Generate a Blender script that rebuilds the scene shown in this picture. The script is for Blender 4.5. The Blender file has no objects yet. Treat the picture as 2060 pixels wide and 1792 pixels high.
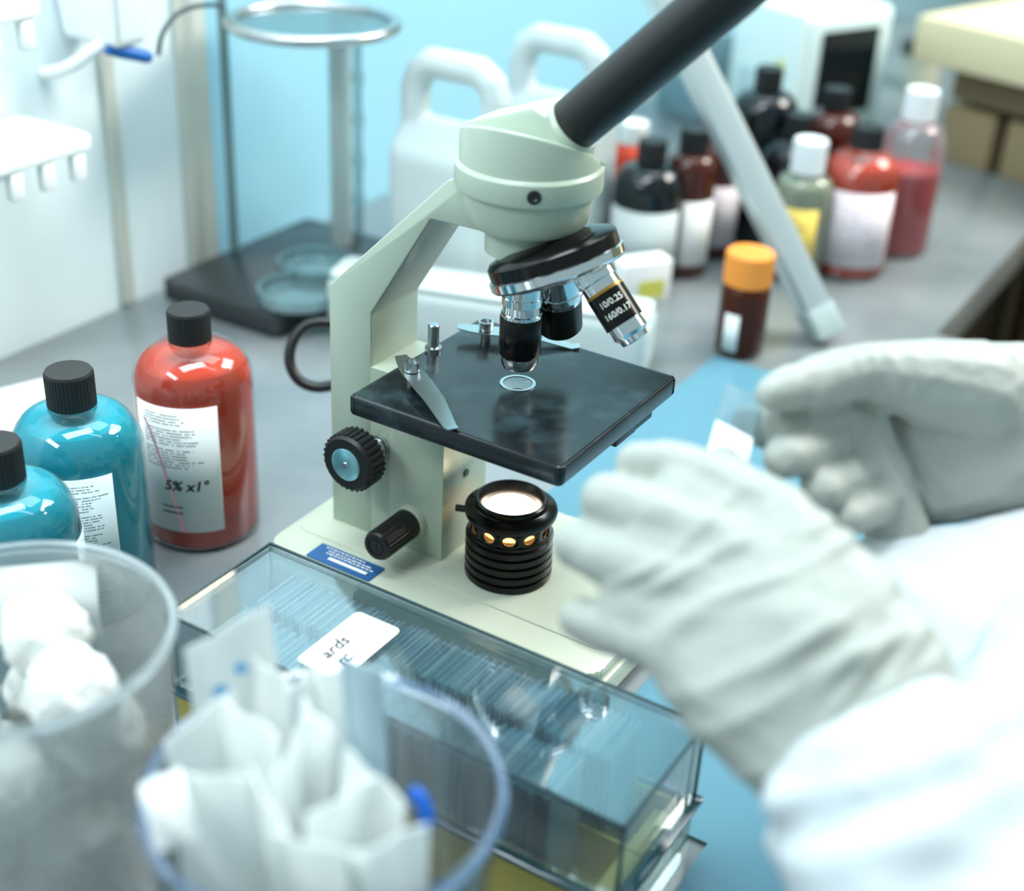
import bpy, bmesh, math, random
from mathutils import Vector, Matrix
random.seed(7)
D = bpy.data
COL = bpy.context.scene.collection
S = bpy.context.scene

# ------------------------------------------------------------------ camera
FPX, CX, CY = 2800.0, 1030.0, 896.0            # focal length in pixels of the 2060x1792 frame
CAM = Vector((0, 0, .42)); PITCH = math.radians(29); ROLL = math.radians(3)
FW = Vector((0, math.cos(PITCH), -math.sin(PITCH)))
_r0 = Vector((1, 0, 0)); _u0 = Vector((0, math.sin(PITCH), math.cos(PITCH)))
RT = _r0*math.cos(ROLL) + _u0*math.sin(ROLL)
UP = _u0*math.cos(ROLL) - _r0*math.sin(ROLL)
cam = D.cameras.new('camera'); camo = D.objects.new('camera', cam); COL.objects.link(camo)
cam.sensor_width = 36; cam.lens = FPX/2060*36; cam.clip_start = .01; cam.clip_end = 50
M = Matrix.Identity(4)
for i in range(3):
    M[i][0] = RT[i]; M[i][1] = UP[i]; M[i][2] = -FW[i]; M[i][3] = CAM[i]
camo.matrix_world = M
cam.dof.use_dof = True; cam.dof.focus_distance = .645; cam.dof.aperture_fstop = 4.3
S.camera = camo

# ------------------------------------------------------------------ light and exposure
S.view_settings.view_transform = 'Standard'; S.view_settings.look = 'None'
S.view_settings.gamma = 1; S.view_settings.use_curve_mapping = False
S.view_settings.exposure = 0.08
S.cycles.transparent_max_bounces = 40; S.cycles.max_bounces = 10
S.cycles.caustics_reflective = False; S.cycles.caustics_refractive = False
S.cycles.sample_clamp_indirect = 6
w = D.worlds.new('world'); S.world = w; w.use_nodes = True
w.node_tree.nodes['Background'].inputs[0].default_value = (.56, .77, .81, 1)
w.node_tree.nodes['Background'].inputs[1].default_value = .60

def area(name, loc, target, sx, sy, power, color):
    l = D.lights.new(name, 'AREA'); l.shape = 'RECTANGLE'; l.size = sx; l.size_y = sy
    l.energy = power; l.color = color
    o = D.objects.new(name, l); COL.objects.link(o); o.location = loc
    o.rotation_euler = (Vector(target)-Vector(loc)).to_track_quat('-Z', 'Y').to_euler()
    return o
area('window_light', (1.5, 1.5, 1.5), (.15, .6, 0), 1.0, .8, 36, (.89, .99, 1.04))
area('ceiling_panel', (.05, 1.25, 1.75), (.0, .8, 0), 1.5, .7, 17, (.91, .99, 1.04))
area('ceiling_lamp', (.55, .45, 1.7), (.25, .45, 0), .12, 1.2, 2.2, (.90, .99, 1.04))
area('wall_fill', (-.15, .50, 1.0), (-.42, .80, .2), .6, .3, 8, (.91, .99, 1.04))  # added fill light that whitens the near end of the wall
area('front_fill', (-.56, .14, .72), (-.15, .38, .1), .4, .12, 2.6, (.91, .99, 1.04))  # unseen fill added to brighten the beakers in front
area('warm_fill', (1.25, 1.1, 1.2), (.58, 1.5, -.05), .5, .5, 16, (1, .82, .6))  # added warm fill for the far cream bench and its tan panels

# ------------------------------------------------------------------ helpers
def lin(c): return tuple(((v/255)/12.92 if v/255 <= .04045 else ((v/255+.055)/1.055)**2.4) for v in c)
def ray(x, y): return FW + RT*((x-CX)/FPX) - UP*((y-CY)/FPX)
def at(x, y, z):                     # the point at height z seen at a pixel
    d = ray(x, y); return CAM + d*((z-CAM.z)/d.z)
def atd(x, y, d): return CAM + ray(x, y)*d
AX = math.radians(-30.5)
U = Vector((math.cos(AX), math.sin(AX), 0)); V = Vector((-math.sin(AX), math.cos(AX), 0))
O = Vector((.0012, .586, 0))         # the microscope's optical axis on the bench
def W(u, v, z=0): return O + U*u + V*v + Vector((0, 0, z))

def mat(name, rgb, rough=.5, metal=0, spec=.5, trans=0, ior=1.45, emit=None, estr=0, coat=0, sss=0):
    m = D.materials.new(name); m.use_nodes = True; b = m.node_tree.nodes['Principled BSDF']
    b.inputs['Base Color'].default_value = (*lin(rgb), 1); b.inputs['Roughness'].default_value = rough
    b.inputs['Metallic'].default_value = metal; b.inputs['Specular IOR Level'].default_value = spec
    b.inputs['Transmission Weight'].default_value = trans; b.inputs['IOR'].default_value = ior
    b.inputs['Coat Weight'].default_value = coat
    if sss:
        b.inputs['Subsurface Weight'].default_value = sss; b.inputs['Subsurface Radius'].default_value = (.01, .01, .01)
        b.inputs['Subsurface Scale'].default_value = .3
    if emit:
        b.inputs['Emission Color'].default_value = (*lin(emit), 1); b.inputs['Emission Strength'].default_value = estr
    return m
def N(m, t): return m.node_tree.nodes.new(t)
def L(m, a, b): m.node_tree.links.new(a, b)
def bsdf(m): return m.node_tree.nodes['Principled BSDF']
def noise_bump(m, scale, strength, dist=.001, stretch=None, detail=3):
    tc = N(m, 'ShaderNodeTexCoord'); n = N(m, 'ShaderNodeTexNoise'); n.inputs['Scale'].default_value = scale; n.inputs['Detail'].default_value = detail
    src = tc.outputs['Object']
    if stretch:
        mp = N(m, 'ShaderNodeMapping'); mp.inputs['Rotation'].default_value = stretch[1]; mp.inputs['Scale'].default_value = stretch[0]
        L(m, src, mp.inputs['Vector']); src = mp.outputs['Vector']
    L(m, src, n.inputs['Vector'])
    b = N(m, 'ShaderNodeBump'); b.inputs['Strength'].default_value = strength; b.inputs['Distance'].default_value = dist
    L(m, n.outputs['Fac'], b.inputs['Height']); L(m, b.outputs['Normal'], bsdf(m).inputs['Normal']); return m
def noise_color(m, rgb1, rgb2, scale, lo=.4, hi=.6, detail=5):
    tc = N(m, 'ShaderNodeTexCoord'); n = N(m, 'ShaderNodeTexNoise'); n.inputs['Scale'].default_value = scale; n.inputs['Detail'].default_value = detail
    r = N(m, 'ShaderNodeValToRGB'); r.color_ramp.elements[0].position = lo; r.color_ramp.elements[1].position = hi
    r.color_ramp.elements[0].color = (*lin(rgb1), 1); r.color_ramp.elements[1].color = (*lin(rgb2), 1)
    L(m, tc.outputs['Object'], n.inputs['Vector']); L(m, n.outputs['Fac'], r.inputs['Fac']); L(m, r.outputs['Color'], bsdf(m).inputs['Base Color']); return m
def clear(name, tint, rough=.03, gloss=.08, body=0.0, bodyrgb=(255, 255, 255)):
    """thin clear plastic or glass: straight-through light, a fresnel sheen, a little milky body"""
    m = D.materials.new(name); m.use_nodes = True; nt = m.node_tree; nt.nodes.clear()
    out = N(m, 'ShaderNodeOutputMaterial'); t = N(m, 'ShaderNodeBsdfTransparent'); t.inputs[0].default_value = (*lin(tint), 1)
    g = N(m, 'ShaderNodeBsdfGlossy'); g.inputs['Roughness'].default_value = rough
    fr = N(m, 'ShaderNodeLayerWeight'); fr.inputs[0].default_value = .35
    mp = N(m, 'ShaderNodeMath'); mp.operation = 'MULTIPLY_ADD'; mp.inputs[1].default_value = .55; mp.inputs[2].default_value = gloss*.4
    L(m, fr.outputs['Fresnel'], mp.inputs[0])
    df = N(m, 'ShaderNodeBsdfDiffuse'); df.inputs[0].default_value = (*lin(bodyrgb), 1)
    tl = N(m, 'ShaderNodeBsdfTranslucent'); tl.inputs[0].default_value = (*lin(bodyrgb), 1)
    ad = N(m, 'ShaderNodeMixShader'); ad.inputs[0].default_value = .5; L(m, df.outputs[0], ad.inputs[1]); L(m, tl.outputs[0], ad.inputs[2])
    mb = N(m, 'ShaderNodeMixShader'); mb.inputs[0].default_value = body; L(m, t.outputs[0], mb.inputs[1]); L(m, ad.outputs[0], mb.inputs[2])
    mx = N(m, 'ShaderNodeMixShader'); L(m, mp.outputs[0], mx.inputs[0]); L(m, mb.outputs[0], mx.inputs[1]); L(m, g.outputs[0], mx.inputs[2])
    L(m, mx.outputs[0], out.inputs[0]); return m
def sheet(name, rgb, seethrough, tint=(250, 252, 252)):
    m = D.materials.new(name); m.use_nodes = True; m.node_tree.nodes.clear()
    out = N(m, 'ShaderNodeOutputMaterial'); t = N(m, 'ShaderNodeBsdfTransparent'); t.inputs[0].default_value = (*lin(tint), 1)
    df = N(m, 'ShaderNodeBsdfDiffuse'); df.inputs[0].default_value = (*lin(rgb), 1); tl = N(m, 'ShaderNodeBsdfTranslucent'); tl.inputs[0].default_value = (*lin(rgb), 1)
    a_ = N(m, 'ShaderNodeMixShader'); a_.inputs[0].default_value = .45; L(m, df.outputs[0], a_.inputs[1]); L(m, tl.outputs[0], a_.inputs[2])
    b_ = N(m, 'ShaderNodeMixShader'); b_.inputs[0].default_value = 1-seethrough; L(m, t.outputs[0], b_.inputs[1]); L(m, a_.outputs[0], b_.inputs[2])
    L(m, b_.outputs[0], out.inputs[0]); return m
def printed(name, paper, ink, rows, x0=.08, x1=.92, y0=.1, y1=.92, words=30, thr=.42, band=None):
    """paper with rows of small unreadable print; needs a UV layer"""
    m = mat(name, paper, .6); b = bsdf(m)
    uv = N(m, 'ShaderNodeUVMap'); sp = N(m, 'ShaderNodeSeparateXYZ'); L(m, uv.outputs[0], sp.inputs[0])
    def op(o, a, bb=None, v=None):
        n = N(m, 'ShaderNodeMath'); n.operation = o
        if hasattr(a, 'node'): L(m, a, n.inputs[0])
        else: n.inputs[0].default_value = a
        if bb is not None:
            if hasattr(bb, 'node'): L(m, bb, n.inputs[1])
            else: n.inputs[1].default_value = bb
        return n.outputs[0]
    x, y = sp.outputs[0], sp.outputs[1]
    yr = op('MULTIPLY', y, rows); row = op('FLOOR', yr); fr = op('FRACT', yr)
    ln = op('LESS_THAN', fr, .5)
    cmb = N(m, 'ShaderNodeCombineXYZ'); L(m, op('MULTIPLY', x, words), cmb.inputs[0]); L(m, op('MULTIPLY', row, 7.3), cmb.inputs[1])
    nz = N(m, 'ShaderNodeTexNoise'); nz.inputs['Scale'].default_value = 1; nz.inputs['Detail'].default_value = 1; L(m, cmb.outputs[0], nz.inputs['Vector'])
    wd = op('GREATER_THAN', nz.outputs['Fac'], thr)
    rl = N(m, 'ShaderNodeTexWhiteNoise'); rl.noise_dimensions = '1D'; L(m, row, rl.inputs['W'])
    end = op('MULTIPLY_ADD', rl.outputs['Value'], .35); end.node.inputs[2].default_value = x1-.35
    msk = op('MULTIPLY', op('MULTIPLY', op('GREATER_THAN', x, x0), op('LESS_THAN', x, end)), op('MULTIPLY', op('GREATER_THAN', y, y0), op('LESS_THAN', y, y1)))
    gap = op('GREATER_THAN', op('FRACT', op('MULTIPLY', row, .137)), .12)
    f = op('MULTIPLY', op('MULTIPLY', ln, wd), op('MULTIPLY', msk, gap))
    f = op('MULTIPLY', f, .75)
    mx = N(m, 'ShaderNodeMix'); mx.data_type = 'RGBA'; L(m, f, mx.inputs['Factor'])
    mx.inputs[6].default_value = (*lin(paper), 1); mx.inputs[7].default_value = (*lin(ink), 1)
    L(m, mx.outputs[2], b.inputs['Base Color']); return m

def tag(o, label=None, cat=None, group=None, kind=None):
    if label: o['label'] = label
    if cat: o['category'] = cat
    if group: o['group'] = group
    if kind: o['kind'] = kind
    return o
def empty(name, loc, rz=0, **k):
    o = D.objects.new(name, None); COL.objects.link(o); o.location = loc; o.rotation_euler = (0, 0, rz); o.empty_display_size = .02
    return tag(o, **k)
def link(name, me, m, parent=None, smooth=None, loc=None, rz=None):
    o = D.objects.new(name, me); COL.objects.link(o)
    if m is not None:
        for mm in (m if isinstance(m, (list, tuple)) else [m]): me.materials.append(mm)
    if parent: o.parent = parent
    if loc is not None: o.location = loc
    if rz is not None: o.rotation_euler = (0, 0, rz)
    if smooth is not None: shade(me, smooth)
    return o
def shade(me, ang):
    a = math.radians(ang)
    for p in me.polygons: p.use_smooth = True
    bm = bmesh.new(); bm.from_mesh(me)
    for e in bm.edges: e.smooth = not (len(e.link_faces) == 2 and e.calc_face_angle(0) > a)
    bm.to_mesh(me); bm.free()
def build(bm, name, m, parent=None, smooth=35, **k):
    bmesh.ops.recalc_face_normals(bm, faces=bm.faces)
    me = D.meshes.new(name); bm.to_mesh(me); bm.free()
    return link(name, me, m, parent, smooth, **k)
def xf(bm, geom_verts, mtx): bmesh.ops.transform(bm, matrix=mtx, verts=geom_verts)
def box(bm, c, s, rot=None, bev=0, seg=2):
    b2 = bmesh.new(); bmesh.ops.create_cube(b2, size=1); bmesh.ops.scale(b2, vec=s, verts=b2.verts)
    if bev: bmesh.ops.bevel(b2, geom=b2.edges[:], offset=bev, segments=seg, affect='EDGES', profile=.5)
    if rot is not None: bmesh.ops.transform(b2, matrix=rot.to_4x4(), verts=b2.verts)
    bmesh.ops.translate(b2, vec=c, verts=b2.verts); merge(bm, b2)
def merge(bm, b2):
    me = D.meshes.new('t'); b2.to_mesh(me); b2.free(); bm.from_mesh(me); D.meshes.remove(me)
def lathe(bm, prof, n=48, c=(0, 0, 0), axis=None, cap=True):
    """prof: (radius, height) pairs; axis: direction of +height"""
    b2 = bmesh.new(); rings = []
    for r, z in prof:
        if r < 1e-6: rings.append([b2.verts.new((0, 0, z))])
        else: rings.append([b2.verts.new((r*math.cos(2*math.pi*i/n), r*math.sin(2*math.pi*i/n), z)) for i in range(n)])
    for a, b in zip(rings, rings[1:]):
        if len(a) == 1 and len(b) == 1: continue
        for i in range(n):
            j = (i+1) % n
            if len(a) == 1: b2.faces.new((a[0], b[j], b[i]))
            elif len(b) == 1: b2.faces.new((a[i], a[j], b[0]))
            else: b2.faces.new((a[i], a[j], b[j], b[i]))
    if cap:
        if len(rings[0]) > 1: b2.faces.new(rings[0][::-1])
        if len(rings[-1]) > 1: b2.faces.new(rings[-1])
    if axis is not None:
        bmesh.ops.transform(b2, matrix=Vector(axis).to_track_quat('Z', 'Y').to_matrix().to_4x4(), verts=b2.verts)
    bmesh.ops.translate(b2, vec=c, verts=b2.verts); merge(bm, b2)
def prism(bm, pts, a, b, axis='y', bev=0):
    """extrude a polygon given in the plane across `axis` from a to b"""
    b2 = bmesh.new()
    f = {'y': lambda p, t: (p[0], t, p[1]), 'z': lambda p, t: (p[0], p[1], t), 'x': lambda p, t: (t, p[0], p[1])}[axis]
    lo = [b2.verts.new(f(p, a)) for p in pts]; hi = [b2.verts.new(f(p, b)) for p in pts]; n = len(pts)
    b2.faces.new(lo); b2.faces.new(hi[::-1])
    for i in range(n): b2.faces.new((lo[i], hi[i], hi[(i+1) % n], lo[(i+1) % n]))
    bmesh.ops.recalc_face_normals(b2, faces=b2.faces)
    if bev: bmesh.ops.bevel(b2, geom=b2.edges[:], offset=bev, segments=2, affect='EDGES', profile=.5)
    merge(bm, b2)
def tube(bm, pts, r, n=14, closed=False):
    pts = [Vector(p) for p in pts]; rings = []; up = Vector((0, 0, 1)); b2 = bmesh.new(); k = len(pts)
    rr = r if isinstance(r, (list, tuple)) else [r]*k
    prev = None
    for i, p in enumerate(pts):
        if closed: t = (pts[(i+1) % k]-pts[i-1]).normalized()
        else: t = (pts[min(i+1, k-1)]-pts[max(i-1, 0)]).normalized()
        if prev is None:
            s = t.cross(up)
            if s.length < .01: s = t.cross(Vector((1, 0, 0)))
        else: s = prev-t*prev.dot(t)
        s.normalize(); prev = s; q = t.cross(s)
        rings.append([b2.verts.new(p+(s*math.cos(2*math.pi*j/n)+q*math.sin(2*math.pi*j/n))*rr[i]) for j in range(n)])
    for i in range(k if closed else k-1):
        a, b = rings[i], rings[(i+1) % k]
        for j in range(n): b2.faces.new((a[j], a[(j+1) % n], b[(j+1) % n], b[j]))
    if not closed: b2.faces.new(rings[0]); b2.faces.new(rings[-1])
    merge(bm, b2)
def smoothpath(pts, n=8):
    pts = [Vector(p) for p in pts]; out = []
    for i in range(len(pts)-1):
        p0, p1, p2, p3 = pts[max(i-1, 0)], pts[i], pts[i+1], pts[min(i+2, len(pts)-1)]
        for k in range(n):
            t = k/n; out.append(.5*((2*p1)+(p2-p0)*t+(2*p0-5*p1+4*p2-p3)*t*t+(3*p1-p0-3*p2+p3)*t**3))
    return out+[pts[-1]]
def rrect(w_, h_, r, n=5, c=(0, 0)):
    out = []
    for (sx, sy, a0) in ((1, 1, 0), (-1, 1, 90), (-1, -1, 180), (1, -1, 270)):
        for i in range(n+1):
            a = math.radians(a0+90*i/n); out.append((c[0]+sx*(w_/2-r)+r*math.cos(a), c[1]+sy*(h_/2-r)+r*math.sin(a)))
    return out
def hullballs(bm, balls, sub=2):
    b2 = bmesh.new()
    for p, r in balls:
        g = bmesh.ops.create_icosphere(b2, subdivisions=sub, radius=r); bmesh.ops.translate(b2, vec=p, verts=g['verts'])
    res = bmesh.ops.convex_hull(b2, input=b2.verts[:])
    inner = [v for v in b2.verts if not v.link_faces]
    keep = set(); 
    for g in res['geom']:
        if isinstance(g, bmesh.types.BMFace): keep.add(g)
    bmesh.ops.delete(b2, geom=[f for f in b2.faces if f not in keep], context='FACES')
    bmesh.ops.delete(b2, geom=[v for v in b2.verts if not v.link_faces], context='VERTS')
    merge(bm, b2)
def remeshed(bm, name, m, voxel, smooth=6, factor=.5, parent=None, disp=None, **k):
    me = D.meshes.new(name); bm.to_mesh(me); bm.free()
    o = D.objects.new('tmp', me); COL.objects.link(o)
    r = o.modifiers.new('r', 'REMESH'); r.mode = 'VOXEL'; r.voxel_size = voxel
    s = o.modifiers.new('s', 'SMOOTH'); s.factor = factor; s.iterations = smooth
    if disp:
        for sc, st in disp:
            t = D.textures.new('wrinkle', 'CLOUDS'); t.noise_scale = sc; t.noise_depth = 2
            dm = o.modifiers.new('d', 'DISPLACE'); dm.texture = t; dm.strength = st; dm.mid_level = .5; dm.texture_coords = 'LOCAL'
    dg = bpy.context.evaluated_depsgraph_get(); me2 = D.meshes.new_from_object(o.evaluated_get(dg)); me2.name = name
    D.objects.remove(o); D.meshes.remove(me); me2.materials.clear()
    for p in me2.polygons: p.use_smooth = True
    o2 = link(name, me2, m, parent, None, **k)
    return o2
def text_bm(s, size, shear=0, bold=0):
    c = D.curves.new('t', 'FONT'); c.body = s; c.size = size; c.shear = shear; c.offset = bold; c.align_x = 'CENTER'; c.align_y = 'CENTER'; c.resolution_u = 3
    o = D.objects.new('t', c); COL.objects.link(o); dg = bpy.context.evaluated_depsgraph_get(); dg.update()
    me = D.meshes.new_from_object(o.evaluated_get(dg)); bm = bmesh.new(); bm.from_mesh(me)
    D.objects.remove(o); D.meshes.remove(me); D.curves.remove(c); return bm
def wrap(bm, r, ang, z):              # bend flat lettering round a cylinder about z
    for _ in range(2):
        bmesh.ops.subdivide_edges(bm, edges=[e for e in bm.edges if e.calc_length() > r*.2], cuts=1)
    for v in bm.verts:
        a = ang+v.co.x/r; v.co = Vector((r*math.cos(a), r*math.sin(a), z+v.co.y))
def curved_label(name, r, a0, a1, z0, z1, m, parent, n=16, th=.0003):
    bm = bmesh.new(); uvl = bm.loops.layers.uv.new('UVMap'); lo = []; hi = []
    for i in range(n+1):
        a = a0+(a1-a0)*i/n
        lo.append(bm.verts.new((r*math.cos(a), r*math.sin(a), z0))); hi.append(bm.verts.new((r*math.cos(a), r*math.sin(a), z1)))
    for i in range(n):
        f = bm.faces.new((lo[i], lo[i+1], hi[i+1], hi[i]))
        for l, (uu, vv) in zip(f.loops, ((i/n, 0), ((i+1)/n, 0), ((i+1)/n, 1), (i/n, 1))): l[uvl].uv = (uu, vv)
    me = D.meshes.new(name); bm.to_mesh(me); bm.free()
    o = link(name, me, m, parent, 40); s = o.modifiers.new('thick', 'SOLIDIFY'); s.thickness = th; s.offset = 1; return o

# ------------------------------------------------------------------ materials
m_counter = mat('bench_laminate', (150, 160, 165), .28, .25, .6); noise_color(m_counter, (122, 132, 136), (146, 153, 155), 9, .35, .65); noise_bump(m_counter, 14, .06, .002)
m_wall = mat('wall_blue_glaze', (160, 212, 230), .3); m_wallw = mat('wall_white_glaze', (230, 243, 246), .3)
m_trim = mat('joint_strip', (212, 216, 206), .5)
m_cream = mat('cream_enamel', (174, 188, 172), .32, 0, .5); noise_bump(m_cream, 900, .03, .0003)
m_cream2 = mat('cream_base', (196, 203, 184), .38)
m_black = mat('black_plastic', (20, 21, 22), .35)
m_blackmatte = mat('black_cap', (26, 28, 29), .45)
m_stage = mat('black_stage_enamel', (17, 24, 28), .12, 0, .6)
m_blackgloss = mat('black_anodised', (12, 12, 12), .22, .3)
m_chrome = mat('chrome', (225, 230, 232), .1, 1)
m_steel = mat('brushed_steel', (190, 198, 200), .28, 1)
m_dkmetal = mat('dark_metal', (70, 72, 70), .3, 1)
m_lamp = mat('lamp_lens', (255, 240, 215), .4, emit=(255, 232, 200), estr=18)
m_bulb = mat('lamp_glow', (255, 200, 120), .4, emit=(255, 176, 90), estr=6)
m_white = mat('white_plastic', (236, 242, 242), .4, sss=.1)
m_hdpe = mat('milky_plastic', (198, 210, 210), .35, 0, .4, sss=.4)
m_glove = mat('latex_glove', (166, 171, 164), .5, 0, .35, sss=.15); noise_bump(m_glove, 260, .16, .0012)
m_cloth = mat('white_coat_cloth', (190, 198, 202), .85, 0, .2); noise_bump(m_cloth, 900, .15, .0006)
m_paper = mat('white_paper', (240, 242, 240), .7)
m_ink = mat('black_ink', (25, 25, 30), .7)
m_cotton = mat('cotton', (222, 224, 220), .95, 0, .1); noise_bump(m_cotton, 160, .5, .004)

# ================================================================== SETTING
WU = -.432                                        # the wall plane, in the bench's own axes
def slab(name, pts, z0, z1, m, bev=0, **k):
    bm = bmesh.new(); prism(bm, [(p.x, p.y) for p in pts], z0, z1, 'z', bev); o = build(bm, name, m, None, 30); return tag(o, **k)
slab('floor', [W(-2, -2), W(4, -2), W(4, 4), W(-2, 4)], -.92, -.9, mat('floor_vinyl', (70, 64, 54), .5), kind='structure')
VS = .2545                                         # where the white panel meets the blue one, under a joint strip
bm = bmesh.new(); P = [W(WU, VS), W(WU, 3.2), W(WU-.1, 3.2), W(WU-.1, VS)]
prism(bm, [(p.x, p.y) for p in P], -.9, 2.4, 'z'); tag(build(bm, 'wall_left', m_wall), kind='structure')
bm = bmesh.new(); P = [W(WU, -1.2), W(WU, VS-.0002), W(WU-.1, VS-.0002), W(WU-.1, -1.2)]
prism(bm, [(p.x, p.y) for p in P], -.9, 2.4, 'z'); tag(build(bm, 'wall_near', m_wallw), kind='structure')
m_beige = mat('beige_wall', (206, 190, 158), .6)
bm = bmesh.new(); P = [W(WU-.1, 3.2), W(3.0, 3.2), W(3.0, 3.3), W(WU-.1, 3.3)]
prism(bm, [(p.x, p.y) for p in P], -.9, 2.4, 'z'); tag(build(bm, 'wall_back', m_beige), kind='structure')
for i, (px, py, hw) in enumerate(((235, 400, .0055), (392, 300, .015))):
    d = ray(px, py); t = (WU-(CAM-O).dot(U))/d.dot(U); vv = (CAM+d*t-O).dot(V)
    bm = bmesh.new(); box(bm, (0, 0, 0), (.004, hw*2, .6), bev=.001)
    o = build(bm, 'trim_%d' % (i+1), m_trim, loc=W(WU+.002, vv, .301), rz=AX); tag(o, kind='structure')
# bench: a narrow run along the wall, wider towards the near end
P = [W(WU+.001, -1.0), W(.75, -1.0), W(.75, .4875), W(.0776, .4875), W(.0776, .900), W(-.075, .945), W(-.075, 1.62), W(WU+.001, 1.62)]
bench = slab('workbench', P, -.035, 0, m_counter, .002, label='long grey laminate workbench top carrying the microscope and bottles', cat='workbench')
cab = slab('bench_cabinet', [W(WU+.001, -1.0), W(.7, -1.0), W(.7, .46), W(.05, .46), W(.05, .895), W(-.085, .935), W(-.085, 1.62), W(WU+.001, 1.62)], -.9, -.036, mat('dark_cabinet', (52, 50, 46), .5),
           label='dark cabinet block under the grey workbench', cat='cabinet')

# far cream bench at the upper right
g = at(1862, 304, 0); t = empty('far_bench', (g.x, g.y, -.9), AX-math.radians(17), label='cream topped bench at the far end with tan panels below', cat='bench')
bm = bmesh.new(); box(bm, (.95, .25, 1.0175), (1.94, .56, .045), bev=.004); build(bm, 'bench_top', mat('cream_bench', (232, 212, 172), .5), t)
m_tan = mat('tan_panel', (156, 134, 100), .6)
bm = bmesh.new(); box(bm, (.95, .28, .495), (1.88, .48, .99)); build(bm, 'carcass', mat('dark_carcass', (84, 76, 60), .7), t)
for x0_, w_ in ((.004, .060), (.078, .050), (.140, .30), (.452, .44), (.904, .48), (1.396, .48)):
    bm = bmesh.new(); box(bm, (x0_+w_/2, .026, .485), (w_, .024, .93), bev=.003); build(bm, 'panel', m_tan, t)
bm = bmesh.new(); box(bm, (.95, .022, .972), (1.88, .026, .030), bev=.003); build(bm, 'shade_strip', mat('brown_shade', (128, 108, 78), .6), t)  # darker strip: the shadow below the cream top, put in as colour

# thin blue mat round the microscope's right side
mp_ = [W(-.04, .078), W(.088, .078), W(.088, -.094), W(.1575, -.094), W(.1575, -.30), W(.60, -.30), W(.60, .352), W(-.04, .343)]
slab('bench_mat', mp_, .0003, .0018, mat('blue_mat', (90, 138, 156), .35), label='thin light blue bench mat lying to the right of the microscope', cat='mat')
P = [at(-60, 800, 0), at(88, 764, 0), at(150, 850, 0), at(-60, 950, 0)]
slab('paper_sheet', P, .0003, .0010, m_paper, label='white paper sheet lying on the bench behind the blue bottles', cat='paper')

# ================================================================== MICROSCOPE
mic = empty('microscope', O, AX, label='cream monocular laboratory microscope with black stage and eyepiece tube', cat='microscope')
bm = bmesh.new(); prism(bm, rrect(.200, .124, .012, c=(-.02, .006)), .003, .0155, 'z', .002)
prism(bm, rrect(.196, .118, .012, c=(-.02, .008)), .015, .022, 'z', .003); build(bm, 'base', m_cream2, mic)
bm = bmesh.new(); prism(bm, rrect(.188, .094, .008, c=(-.02, .0165)), .0212, .0228, 'z', .0009); build(bm, 'base_plateau', m_cream2, mic)
for x, y in ((-.1, -.04), (-.1, .05), (.06, -.04), (.06, .05)):
    bm = bmesh.new(); lathe(bm, [(.007, 0), (.007, .004)], 16, (x, y, 0)); build(bm, 'foot', m_black, mic)
A0, A1 = -.013, .027                                # arm thickness
arm = [(-.102, .021), (-.102, .156), (-.034, .2235), (-.02, .2290), (.0, .2290), (.0, .204), (-.0426, .2034), (-.0763, .148), (-.0763, .021)]
bm = bmesh.new(); prism(bm, arm, A0, A1, 'y', .0012); armo = build(bm, 'arm', m_cream, mic, 30)
bm = bmesh.new(); prism(bm, [(-.0650, .021), (-.0650, .117), (-.032, .117), (-.032, .021)], A0, A1, 'y', .0008); build(bm, 'focus_housing', m_cream, mic, 30)
bm = bmesh.new(); box(bm, (-.0705, (A0+A1)/2, .0705), (.0125, A1-A0-.0006, .098)); build(bm, 'housing_slide', m_cream, mic)
bm = bmesh.new(); lathe(bm, [(.002, 0), (.002, .001), (0, .001)], 16, (-.0322, .0073, .0658), (1, 0, 0)); build(bm, 'screw', m_dkmetal, mic)
bm = bmesh.new(); prism(bm, rrect(.04, .014, .001, c=(-.0715, -.0415)), .0222, .0226, 'z'); st = build(bm, 'maker_plate', mat('blue_label', (36, 92, 150), .4), mic); st['label'] = 'blue maker plate with white lettering'
bm = bmesh.new()
for y, x0, x1, h in ((-.0365, -.087, -.062, .0008), (-.0388, -.084, -.058, .0008), (-.0408, -.084, -.056, .0008), (-.0440, -.080, -.056, .0022)):
    x = x0
    while x < x1:
        ww = random.uniform(.001, .003) if h < .001 else x1-x0; box(bm, (x+ww/2, y, .02275), (ww, h, .0002)); x += ww+.0007
build(bm, 'lettering', m_paper, st, None)
# coarse focus knob
def knob_at(c, ax): pass
ka = Vector((-.0756+.0705, -.023, .0752-.0779)).normalized()
ks = Vector((-.0705, -.012, .0779))
kx = empty('coarse_knob', (0, 0, 0)); kx.parent = mic
bm = bmesh.new(); lathe(bm, [(.0055, 0), (.0055, .003), (.0045, .0032), (.0045, .015)], 24, ks, (0, -1, 0)); build(bm, 'shaft', m_steel, kx)
def gear(bm, R, r, h0, h1, n, c, axis):
    b2 = bmesh.new(); k = n*4; lo = []; hi = []
    for i in range(k):
        rr = R if i % 4 in (0, 1) else r; a = 2*math.pi*i/k
        lo.append(b2.verts.new((rr*math.cos(a), rr*math.sin(a), h0))); hi.append(b2.verts.new((rr*math.cos(a), rr*math.sin(a), h1)))
    for i in range(k): b2.faces.new((lo[i], lo[(i+1) % k], hi[(i+1) % k], hi[i]))
    b2.faces.new(lo[::-1]); b2.faces.new(hi)
    bmesh.ops.transform(b2, matrix=Vector(axis).to_track_quat('Z', 'Y').to_matrix().to_4x4(), verts=b2.verts); bmesh.ops.translate(b2, vec=c, verts=b2.verts); merge(bm, b2)
kc = Vector((-.0725, -.012, .0775))
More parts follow.
